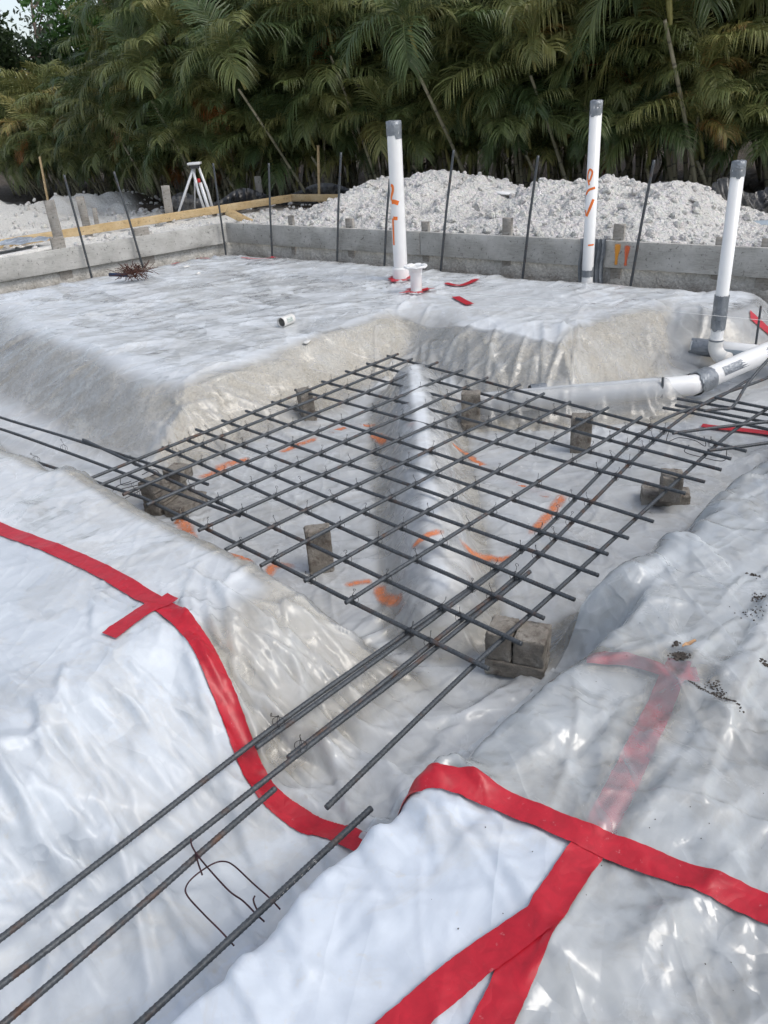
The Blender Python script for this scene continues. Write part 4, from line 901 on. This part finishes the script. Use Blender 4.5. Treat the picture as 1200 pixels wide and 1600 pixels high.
pl = on_plane(790, 305, Q0, N1); tag(mk('bucket_cover', place(ring_profile([(.0005, .02), (.11, .02), (.12, .012), (.115, 0), (.0005, -.002)], (0, 0, 0), 24), pl + [0, 0, .02], 0, .12), M_pvc, origin=pl), 'white plastic lid lying on the crest of the pile', 'lid')
a_, b_ = U(1128, 357, .2), U(1290, 352, .2)
tag(mk('grey_conduit', tube([a_, (a_ + b_) / 2, b_], .06, 20), M_gpvc, origin=a_), 'blue grey pipe lying on the limestone at the right edge', 'pipe')

# ------------------------------------------------------------------ tripod
tp_feet = [U(272, 353, .08), U(333, 349, .08), U(305, 341, .08)]
apx = above((tp_feet[0] + tp_feet[1]) / 2, 304, 257)
M_alu = simple('brushed_aluminium', (.70, .71, .72), .45, .15, .08, 20, 0); M_dark = simple('dark_plastic', (.045, .045, .05), .5, 0, .2, 30, 0); M_redp = simple('red_plastic', (.5, .03, .03), .45, 0, .1, 20, 0)
tp = empty('survey_tripod', (*apx[:2], .08), 'silver surveying tripod standing on the limestone behind the form corner', 'tripod')
fwd3 = np.array([FW[0], FW[1], 0]); rt3 = np.array([RT[0], RT[1], 0])
for k, ft in enumerate(tp_feet):
    d = ft - apx; sp_ = np.cross(d, fwd3); sp_ /= np.linalg.norm(sp_); parts = []
    t0 = apx + d * .03
    if k == 1:
        for s_ in (-1, 1): parts.append(tube([t0 + sp_ * s_ * .04, apx + d * .45 + sp_ * s_ * .062, apx + d * .84 + sp_ * s_ * .055], .018, 8))
        parts.append(tube([apx + d * .3, apx + d * .62, apx + d * .93], .024, 8))
    else: parts.append(tube([t0, apx + d * .5, apx + d * .93], [.018, .017, .013] if k == 0 else [.012, .011, .009], 8))
    lg = mk('leg', join(*parts), M_alu, tp)
    mk('clamp', place(rbox((.15 if k == 1 else .045, .05, .05), .006, (2, 1, 1)), apx + d * .80, math.atan2(RT[1], RT[0])), M_dark, lg)
    mk('foot', tube([apx + d * .9, apx + d * .97, ft], [.02, .016, .004], 8), M_dark, lg)
mk('head_plate', place(rbox((.17, .15, .03), .008, (2, 2, 1)), apx + [0, 0, .012], arz), M_alu, tp)
mk('hinge_block', place(rbox((.12, .10, .05), .008, (2, 2, 1)), apx + [0, 0, -.022], arz), M_dark, tp)
lbl = apx + (tp_feet[1] - apx) * .26 - fwd3 * .05; mk('red_badge', place(rbox((.04, .008, .05), .003, (1, 1, 1)), lbl, arz), M_redp, tp)

# ------------------------------------------------------------------ small things on the sheets
cb = U_film(212, 440); rg = np.random.default_rng(21); parts = []
for q in range(70):
    n = rg.integers(4, 6); c = cb + np.array([*(RT * rg.normal(.0, .05) + FW * rg.normal(0, .04)), .085]); pts = []
    a = rg.uniform(-1.5, 1.5)
    for i in range(n):
        t = i / (n - 1) - .5; pts.append(c + np.array([*(RT * t * .23 * math.cos(a)), 0]) + np.array([*(FW * rg.normal(0, .03)), t * .15 * math.sin(a) + rg.normal(0, .010)]))
    P = spline(pts, 14); P[:, 2] = np.maximum(P[:, 2], cb[2] + .006); parts.append(tube(P, .0022, 5))
wb = empty('wire_bundle', cb, 'tangled bundle of rusty tie wire with a blue handle on the far pad', 'wire bundle')
mk('wire', join(*parts), M_rwire, wb)
mk('handle', tube([cb + np.array([*(-RT * .22), .075]), cb + np.array([*(-RT * .15), .07]), cb + np.array([*(-RT * .06), .06])], .016, 10), simple('navy_plastic', (.015, .03, .075), .4, 0, .2, 30, 0), wb)
c0_ = U_film(440, 512); dv_ = (RT * .55 + FW * .83); ax = np.array([dv_[0], dv_[1], 0]); ax /= np.linalg.norm(ax); cc_ = c0_ + [0, 0, .034]
can = empty('paper_can', c0_, 'white open can lying on its side on the far pad', 'can')
mk('can_body', ring_profile([(.029, .012), (.0325, 0), (.033, .002), (.033, .118), (.031, .122), (.0005, .122)], cc_, 28, cc_ + ax), M_pvcd, can)
mk('can_inside', ring_profile([(.0315, .001), (.0315, .10), (.0005, .10)], cc_, 28, cc_ + ax), simple('dull_tin', (.45, .44, .42), .4, .5, .1, 20, 0), can)
mk('label_print', on_pipe(cc_ + ax * .03, cc_ + ax, .033, [(.0, .1), (.03, .1), (.06, .1)], .030), simple('faded_print', (.45, .50, .47), .6, 0, .5, 120, 0), can)
# dirt on the right sheet
M_crumb = simple('dark_soil_crumb', (.06, .05, .042), .95, 0, .5, 80, .6)
parts = []
def crumbs(c, n, sp, r0, r1, line=None):
    for _ in range(n):
        x, y = c[0] + rg.normal(0, sp), c[1] + rg.normal(0, sp)
        if line is not None: t = rg.random(); x, y = c[0] + (line[0] - c[0]) * t + rg.normal(0, sp), c[1] + (line[1] - c[1]) * t + rg.normal(0, sp)
        r = rg.uniform(r0, r1); parts.append(place((RK[rg.integers(8)][0] * 2 * r * [1, 1, .5], RK[0][1]), (x, y, float(fz(x, y)[0]) + .0105 + r * .3), rg.uniform(0, 6)))
crumbs(U(1075, 1075, ZP), 120, .003, .0006, .0022, U(1160, 1125, ZP)); crumbs(U(1115, 1080, ZP), 40, .008, .0006, .0022); crumbs(U(1120, 1095, ZP), 40, .008, .0006, .0025)
crumbs(U(1185, 940, ZP), 50, .010, .0008, .0030); crumbs(U(1175, 965, ZP), 40, .018, .0008, .0026); crumbs(U(1165, 900, ZP), 24, .004, .0008, .003, U(1188, 905, ZP))
crumbs(U(1190, 1043, ZP), 14, .006, .001, .004)
for _ in range(55):
    p = U(rg.uniform(640, 1200), rg.uniform(880, 1560), ZP); crumbs(p, 1, .0, .0005, .0015)
tag(mk('dirt_crumbs', join(*parts), M_crumb, smooth=False), 'dark dirt crumbs strewn over the grey sheet on the right pad', 'dirt', kind='stuff')
parts = []; crumbs(U(1062, 1032, ZP), 150, .010, .001, .0032); crumbs(U(1056, 1012, ZP), 25, .006, .001, .004)
tag(mk('dirt_clump', join(*parts), M_crumb, smooth=False), 'clump of dark dirt on the pink tape crossing at right', 'dirt clump')
a = U(1064, 1026, ZP) + [0, 0, .03]; b = U(1085, 1018, ZP) + [0, 0, .032]; V = []
for i in range(8):
    for j in range(5): t = i / 7; e = (j / 4 - .5) * .014 * math.sin(.4 + 2.4 * t); V.append(a + (b - a) * t + np.array([FW[0] * e, FW[1] * e, .006 * abs(j - 2) / 2 + .002 * math.sin(9 * t)]))
tag(mk('dry_leaf', (np.array(V), grid_faces(8, 5)), simple('tan_leaf', (.42, .25, .13), .6, 0, .4, 90, .3)), 'curled tan leaf lying on the dirt clump at right', 'leaf')
sa, sb = U(1000, 482, .22), U(1230, 504, .20)
tag(mk('string_line', tube([U(690, 455, .2), sa, sb], .0012, 5), M_pvc, origin=sa), 'thin white string line stretched past the taped pipe at right', 'string')
def crumple(p, r, m, name, lab, cat):
    V, F_ = rock(1, int(abs(p[0]) * 77)); tag(mk(name, place((V * r, F_), p, .3), m, origin=p), lab, cat)
for px, py, s_, lab in ((291, 418, (.10, .05, .02), 'left white scrap of film on the far pad edge'), (310, 428, (.08, .04, .015), 'right white scrap of film on the far pad edge'), (480, 536, (.08, .03, .012), 'small white scrap on the far pad right of the can')):
    crumple(U_film(px, py) + [0, 0, .008], np.array(s_), M_pvcd, 'film_scrap', lab, 'scrap')
V, F_ = strip([U(-60, 392, .3)[:2], U(20, 384, .3)[:2], U(58, 375, .3)[:2]], .5, 0, n=30, k=15)
V[:, 2] = .27 + .05 * fbm(V[:, 0], V[:, 1], 5, 70) + .05
tag(mk('grey_tarp', (V, F_), film_mat('grey_tarp_film', (.30, .33, .36), 1, 0, 0, 0, .3), smooth=True), 'crumpled grey plastic tarp behind the left form board', 'tarp')
M_black = film_mat('black_film', (.012, .012, .016), 1, 0, 0, 0, .3)
def black(pts, h0, lab):
    P = [U(*p, z) for p, z in pts]; n = 70; C_ = spline(P, n); V = []
    for i in range(n):
        for j in range(12):
            t = j / 11; w_ = .06 * math.sin(i * .9 + 2 * t) * (1 - t) + .04 * math.sin(i * 2.3); hh = h0 * (.8 + .2 * math.sin(i * .23 + .4)) 
            V.append(C_[i] + np.array([*(-FW * (.55 * (1 - t) ** 2 + w_)), hh * t ** .8 - .03]))
    return tag(mk('silt_fence', (np.array(V), grid_faces(n, 12)), M_black), lab, 'silt fence')
black([((275, 345), 0), ((350, 340), 0), ((440, 332), 0), ((560, 328), 0)], .42, 'black plastic silt fence slumped under the palms behind the tripod')
black([((1000, 345), .05), ((1080, 338), .1), ((1130, 338), .1), ((1195, 336), .1), ((1330, 336), .1)], .42, 'black plastic silt fence slumped under the palms at the right edge')
wt = U(1147, 330, .1); wt = np.array([*wt[:2], 0]) ; pw = above(wt - np.array([*(FW * .45), 0]), 1147, 313); tag(mk('paper_tag', place(rbox((.07, .01, .05), .003, (1, 1, 1)), pw, arz), M_pvcd, origin=pw), 'small white tag on the black silt fence at right', 'tag')

# ------------------------------------------------------------------ palms
def leaf_mat(name, tr_=.25):
    t = NT(name); a = t.attr('tint'); n = t.noise(6, 3)
    c = t.ramp(a, [(0, (.032, .066, .026)), (.35, (.088, .126, .043)), (.6, (.18, .195, .068)), (.78, (.32, .29, .10)), (.88, (.22, .15, .045)), (1, (.30, .095, .02))])
    t.set(col=c, rough=.42, spec=.4)
    tl_ = t.n('ShaderNodeBsdfTranslucent'); t.l(c, tl_.inputs[0]); ms = t.n('ShaderNodeMixShader'); ms.inputs[0].default_value = tr_ * .8
    t.l(t.b.outputs[0], ms.inputs[1]); t.l(tl_.outputs[0], ms.inputs[2]); t.l(ms.outputs[0], t.out.inputs[0]); return t.m
M_leaf = leaf_mat('palm_leaf')
def cane_mat():
    t = NT('palm_cane'); sep = t.n('ShaderNodeSeparateXYZ'); t.l(t.tc.outputs['Object'], sep.inputs[0])
    ring = t.math('FRACT', t.math('MULTIPLY', sep.outputs[2], 9)); n = t.noise(3, 4)
    c = t.ramp(n, [(.3, (.13, .125, .075)), (.55, (.26, .24, .165)), (.75, (.40, .375, .30))]); c = t.mix(t.ramp(ring, [(.06, (.8, .8, .8)), (.14, (0, 0, 0))]), c, (.05, .045, .035))
    t.set(col=c, rough=.7); return t.m
M_cane = cane_mat()
def frond(rg_, az, th0, th1, L, tint, V, F_, T_):
    n = 26; t = np.linspace(0, 1, n); th = th0 + (th1 - th0) * t ** 1.25; ds = L / (n - 1)
    r = np.cumsum(np.r_[0, np.sin(th[1:]) * ds]); z = np.cumsum(np.r_[0, np.cos(th[1:]) * ds]); ca, sa_ = math.cos(az), math.sin(az)
    side_sw = rg_.normal(0, .25) * t ** 2 * L * .3
    P = np.c_[r * ca - side_sw * sa_, r * sa_ + side_sw * ca, z]
    tv, tf = tube(P, np.linspace(.011, .0025, n), 4, False); b = len(V); V += tv.tolist(); F_ += [[i + b for i in f] for f in tf]; T_ += [min(1, tint + .12)] * len(tv)
    T, N, B = frames(P); lat = np.array([-sa_, ca, 0.0]); m = 42
    for k in range(m):
        u_ = .16 + .84 * (k + .5) / m; i = u_ * (n - 1); i0 = min(int(i), n - 2); fr = i - i0; p = P[i0] * (1 - fr) + P[i0 + 1] * fr; tg = T[i0]
        upv = np.cross(tg, lat); upv = -upv if upv[2] < 0 else upv
        ln_ = L * .40 * (math.sin(math.pi * (.12 + .80 * u_)) ** .7) * rg_.uniform(.9, 1.08)
        for sgn in (-1, 1):
            fwd = .55 + .9 * u_ ** 2 + rg_.normal(0, .06); d = lat * sgn + tg * fwd + upv * (.18 + rg_.normal(0, .09)); d /= np.linalg.norm(d)
            wv = np.cross(d, upv); wv /= np.linalg.norm(wv) + 1e-9; wv = wv + upv * rg_.normal(0, .25); hw = .0088 * (L / 1.3) * rg_.uniform(.85, 1.15)
            droop = .8 + .9 * rg_.random(); q1 = p + d * ln_ * .38; q2 = p + d * ln_ * .74 + np.array([0, 0, -droop * ln_ * .13]); q3 = p + d * ln_ * .98 + np.array([0, 0, -droop * ln_ * .42])
            b = len(V); V += [p - wv * hw * .5, p + wv * hw * .5, q1 + wv * hw, q1 - wv * hw, q2 + wv * hw * .75, q2 - wv * hw * .75, q3]
            F_ += [[b, b + 1, b + 2, b + 3], [b + 3, b + 2, b + 4, b + 5], [b + 5, b + 4, b + 6]]
            tv_ = min(1, max(0, tint + rg_.normal(0, .03))); tip = min(1, tv_ + (.10 if tint > .5 else .02)); T_ += [tv_] * 4 + [(tv_ + tip) / 2] * 2 + [tip]
def crown_mesh(seed, dead=0, yellow=.0, nf=12, hang=0.0):
    rg_ = np.random.default_rng(seed); V, F_, T_ = [], [], []
    for k in range(nf):
        age = k / (nf - 1); az = k * 2.4 + rg_.normal(0, .25); th0 = .12 + .75 * age + hang * .3; th1 = 1.35 + 1.6 * age + rg_.normal(0, .15) + hang * .4
        tint = np.clip(.12 + .48 * rg_.random() + .10 * age + yellow, 0, .86)
        if k >= nf - dead: th0, th1, tint = 1.5, 3.0, rg_.uniform(.86, 1.0)
        frond(rg_, az, th0, min(th1, 3.0), rg_.uniform(.95, 1.7) * (.75 + .25 * math.sin(math.pi * min(1, .25 + age))), tint, V, F_, T_)
    sv, sf = tube([(0, 0, -.38), (0, 0, -.2), (0, 0, .02), (0, 0, .1)], [.024, .034, .026, .008], 8); b = len(V); V += sv.tolist(); F_ += [[i + b for i in f] for f in sf]; T_ += [.72] * len(sv)
    me = mesh('crown', np.array(V), F_, M_leaf, False); at = me.attributes.new('tint', 'FLOAT', 'POINT'); at.data.foreach_set('value', np.array(T_, dtype=np.float32)); return me
CR = [crown_mesh(1), crown_mesh(2), crown_mesh(3, 0, .10), crown_mesh(4, 0, .22), crown_mesh(5, 0, -.1, 9, .4), crown_mesh(6, 0, .0, 8, .6)]
CRD = [crown_mesh(11, 1), crown_mesh(12, 2, .12), crown_mesh(13, 1, .2, 9, .3)]
def cane_mesh(seed):
    rg_ = np.random.default_rng(seed); t = np.linspace(0, 1, 14); b = rg_.normal(0, .05); P = np.c_[b * np.sin(np.pi * t), .5 * b * np.sin(np.pi * t), t]
    V, F_ = tube(P, .026 - .008 * t, 8); return mesh('trunk', V, F_, M_cane)
CN = [cane_mesh(s_) for s_ in range(4)]
rp = np.random.default_rng(77)
def hedge_d(l): return float(np.interp(l, [-9, -6.6, -4.7, -2, -.4, 1.5, 4, 8], [20.5, 18.2, 16.4, 12.9, 12.5, 11.6, 9.9, 8.6]))
def clump(l, back, hts, label, group, dead=False, lean=.32, young=False):
    d = hedge_d(l) + back; x, y = FW * d + RT * l; z = float(earth(np.array([x]), np.array([y]))[0])
    o = empty('areca_palm', (x, y, z), label, 'palm', group)
    for k, h in enumerate(hts):
        a = k * 2.4 + rp.uniform(0, 1); ln_ = rp.uniform(.4, 1.2) * lean; bx, by = .16 * math.cos(a), .16 * math.sin(a); tx, ty = bx + math.cos(a) * ln_ * h, by + math.sin(a) * ln_ * h
        v = Vector((tx - bx, ty - by, h)); q = v.to_track_quat('Z', 'Y'); sc_ = rp.uniform(.85, 1.15)
        t_ = bpy.data.objects.new('trunk', CN[k % 4]); col.objects.link(t_); t_.parent = o; t_.location = (bx, by, 0); t_.rotation_mode = 'QUATERNION'; t_.rotation_quaternion = q; t_.scale = (sc_, sc_, v.length)
        me = CRD[int(rp.integers(3))] if (dead and k < 2) else CR[int(rp.integers(6))]
        c = bpy.data.objects.new('crown', me); col.objects.link(c); c.parent = o; c.location = (tx, ty, h + .3); c.rotation_mode = 'QUATERNION'
        q2 = Vector((0, 0, 1)).slerp(v.normalized(), .6).to_track_quat('Z', 'Y') @ Matrix.Rotation(rp.uniform(0, 6.28), 3, 'Z').to_quaternion(); c.rotation_quaternion = q2; s2 = rp.uniform(.68, 1.02) * (.8 if h < .9 else 1); c.scale = (s2, s2, s2)
    return o
gp1, gp2, gp3 = 'palms along the front of the hedge', 'palms in the middle of the hedge', 'tall palms at the back of the hedge'
ls = np.arange(-8.2, 7.6, .95)
for i, l in enumerate(ls):
    far = l < -3.3
    hts = [rp.uniform(.3, .5), rp.uniform(1.0, 1.5), rp.uniform(.55, .9), rp.uniform(1.4, 1.9), rp.uniform(.8, 1.2), rp.uniform(1.8, 2.3)] if not far else [rp.uniform(.3, .5), rp.uniform(.7, 1.1), rp.uniform(.5, .8), rp.uniform(1.0, 1.4)]
    dd = i in (2, 5, 7, 12)
    lab = 'areca palm clump at the front of the hedge with drooping green fronds' if not dd else {2: 'front areca palm with an orange dead frond at the far left of the hedge', 5: 'front areca palm with orange brown fronds left of the tripod', 7: 'front areca palm with an orange frond above the tripod', 12: 'front areca palm with a brown frond on the right of the hedge'}[i]
    clump(l + rp.normal(0, .12), .35 + rp.uniform(0, .25), hts, lab, None if dd else gp1, dd)
for i, l in enumerate(ls + .45):
    far = l < -3.3; hts = [rp.uniform(1.6, 2.4), rp.uniform(2.0, 2.9), rp.uniform(.4, .8), rp.uniform(1.2, 2), rp.uniform(.9, 1.5)] if not far else [rp.uniform(.9, 1.3), rp.uniform(1.0, 1.5), rp.uniform(.7, 1.2)]
    clump(l + rp.normal(0, .12), 1.3, hts, 'areca palm clump in the middle rows of the hedge', gp2, i in (6, 9, 14) and False)
for i, l in enumerate(ls):
    far = l < -3.3; hts = [rp.uniform(2.6, 3.4), rp.uniform(3.0, 3.8), rp.uniform(1.6, 2.4), rp.uniform(.8, 1.4), rp.uniform(.4, .8)] if not far else [rp.uniform(1.0, 1.4), rp.uniform(1.0, 1.5), rp.uniform(.9, 1.3)]
    clump(l + rp.normal(0, .12), 2.4, hts if not -3.4 < l < -2.0 else [h_ * .55 for h_ in hts], 'tall areca palm clump rising at the back of the hedge' if not far else 'lower areca palm clump at the back of the left end of the hedge', gp3 if not far else 'low palms at the left end of the hedge')
for i, l in enumerate(ls[6:] + .3):
    clump(l, 3.6, [rp.uniform(3.2, 4.6), rp.uniform(2.2, 3.4), rp.uniform(1.4, 2.4), rp.uniform(.6, 1.2), rp.uniform(.3, .7), rp.uniform(1.0, 1.8)], 'tall areca palm clump rising at the back of the hedge', gp3)

for i, l in enumerate(ls + .2):
    clump(l + rp.normal(0, .12), .8, [h_ * (.55 if l < -3.3 else 1) for h_ in (rp.uniform(1.0, 1.5), rp.uniform(1.6, 2.1), rp.uniform(.5, .9), rp.uniform(2.1, 2.6))], 'areca palm clump in the middle rows of the hedge', gp2)
for i, l in enumerate((-5.6, -3.6, -2.3, -.6, .5, 1.7, 2.9, 4.2)):
    clump(l, .1, [h_ * (.55 if l < -3 else 1) for h_ in (rp.uniform(1.7, 2.4), rp.uniform(1.3, 2.0))], 'slender areca palm with pale canes leaning out in front of the hedge', 'leaning palms in front of the hedge', i == 4, .62)
for i, l in enumerate(np.arange(-7.8, 7.4, .55)):
    clump(l + rp.normal(0, .1), .05 + rp.uniform(0, .3), [rp.uniform(.15, .35), rp.uniform(.35, .7)], 'low young areca palm sprouting at the foot of the hedge', 'young palms at the foot of the hedge', False, .5)
# ------------------------------------------------------------------ trees beyond the hedge
def lf(name, c):
    t = NT(name); n = t.noise(1.1, 4); f = t.noise(9, 3); t.set(col=t.mix(.5, t.ramp(n, [(.3, tuple(x * .6 for x in c)), (.7, tuple(x * 1.35 for x in c))]), t.ramp(f, [(.3, tuple(x * .6 for x in c)), (.7, tuple(x * 1.4 for x in c))])), rough=.5)
    tl_ = t.n('ShaderNodeBsdfTranslucent'); tl_.inputs[0].default_value = (*[x * 1.2 for x in c], 1); ms = t.n('ShaderNodeMixShader'); ms.inputs[0].default_value = .3
    t.l(t.b.outputs[0], ms.inputs[1]); t.l(tl_.outputs[0], ms.inputs[2]); t.l(ms.outputs[0], t.out.inputs[0]); return t.m
M_bark = board_mat('tree_bark', (.11, .085, .065), (.22, .17, .14), (.27, .20, .17))
def tree(l, d, h, rad, n, c, lab, leaf=.09, crown_z=.6, squash=.8, trunk_r=.12, gaps=.5, grp_=None):
    x, y = FW * d + RT * l; base = np.array([x, y, -.25]); rt_ = np.random.default_rng(int(abs(l * 91 + d * 13)))
    o = empty('broadleaf_tree', base, lab, 'tree', grp_); parts = []
    P = spline([base, base + [.1, .05, h * .3], base + [-.05, .1, h * .62], base + [.05, .0, h * .9]], 16); parts.append(tube(P, np.linspace(trunk_r, trunk_r * .25, 16), 10))
    cen = []
    for k in range(11):
        t0 = P[int(rt_.integers(5, 15))]; a = rt_.uniform(0, 6.28); e = rt_.uniform(.1, 1.0); L = rad * rt_.uniform(.5, 1.0); en = t0 + np.array([math.cos(a) * math.cos(e), math.sin(a) * math.cos(e), math.sin(e)]) * L
        parts.append(tube(spline([t0, (t0 + en) / 2 + [0, 0, .1 * L], en], 8), np.linspace(trunk_r * .35, .012, 8), 6)); cen.append((en, rt_.uniform(.28, .5) * rad)); cen.append(((t0 + en) / 2, rt_.uniform(.2, .4) * rad))
    mk('trunk', join(*parts), M_bark, o)
    V = np.zeros((n * 4, 3)); ci = rt_.integers(0, len(cen), n); dirs = rt_.normal(size=(n, 3)); dirs /= np.linalg.norm(dirs, axis=1)[:, None]
    rr = np.array([cen[i][1] for i in ci]) * rt_.random(n) ** .45; cc2 = np.array([cen[i][0] for i in ci]) + dirs * rr[:, None] * [1, 1, squash]
    a = rt_.normal(size=(n, 3)); a /= np.linalg.norm(a, axis=1)[:, None]; b = np.cross(a, rt_.normal(size=(n, 3))); b /= np.linalg.norm(b, axis=1)[:, None]; s1 = leaf * rt_.uniform(.6, 1.3, (n, 1))
    V[0::4] = cc2 - a * s1; V[1::4] = cc2 + b * s1 * .38; V[2::4] = cc2 + a * s1; V[3::4] = cc2 - b * s1 * .38
    mk('crown', (V, np.arange(n * 4).reshape(-1, 4)), c, o, smooth=False)
L_dark, L_bright, L_pale = lf('dark_leaf', (.035, .06, .022)), lf('bright_leaf', (.055, .13, .025)), lf('pale_leaf', (.085, .105, .075))
tree(-8.3, 21.5, 3.3, 1.4, 6000, L_dark, 'dark green broadleaf tree at the far left beyond the hedge')
tree(-6.4, 22.0, 4.4, 1.6, 8000, L_bright, 'fresh green broadleaf tree between the pine trunk and the left edge')
tree(-3.9, 21.0, 4.7, 1.8, 10000, L_bright, 'bright green round tree right of the pine trunk beyond the hedge', .08)
tree(-10.2, 30, 6.2, 2.2, 2600, L_pale, 'pale thin crowned tree against the sky at the far left', .10)
tree(-7.2, 31, 7.2, 2.5, 4200, L_pale, 'pale thin crowned tree behind the pine trunk', .10)
tree(-1.6, 21, 5.4, 2.3, 11000, L_dark, 'dark broadleaf tree behind the hedge above the yellow stake')
tree(1.6, 19, 5.4, 2.4, 11000, L_dark, 'dark broadleaf tree behind the hedge above the limestone pile')
tree(4.6, 17.5, 5.4, 2.4, 11000, L_dark, 'dark broadleaf tree behind the hedge above the two tall pipes')
tree(7.8, 16, 5.4, 2.4, 9000, L_dark, 'dark broadleaf tree behind the right end of the hedge')
x, y = FW * 23 + RT * -6.0; pb_ = np.array([x, y, -.3])
pn = empty('pine_tree', pb_, 'tall reddish pine trunk rising out of the picture beyond the hedge', 'tree')
mk('trunk', tube(spline([pb_, pb_ + [.0, .1, 4], pb_ + [.2, .1, 9]], 20), np.linspace(.17, .11, 20), 12), board_mat('pine_bark', (.13, .075, .055), (.26, .165, .13), (.31, .21, .17)), pn)
n = 4000; c = pb_ + [.2, .1, 9.2]; dd_ = rp.normal(size=(n, 3)) * [.9, .9, .8]; a = rp.normal(size=(n, 3)); a /= np.linalg.norm(a, axis=1)[:, None]; b = np.cross(a, rp.normal(size=(n, 3))); b /= np.linalg.norm(b, axis=1)[:, None]
V = np.zeros((n * 3, 3)); V[0::3] = c + dd_; V[1::3] = c + dd_ + a * .2; V[2::3] = c + dd_ + a * .1 + b * .02
mk('crown', (V, np.arange(n * 3).reshape(-1, 3)), L_dark, pn, smooth=False)
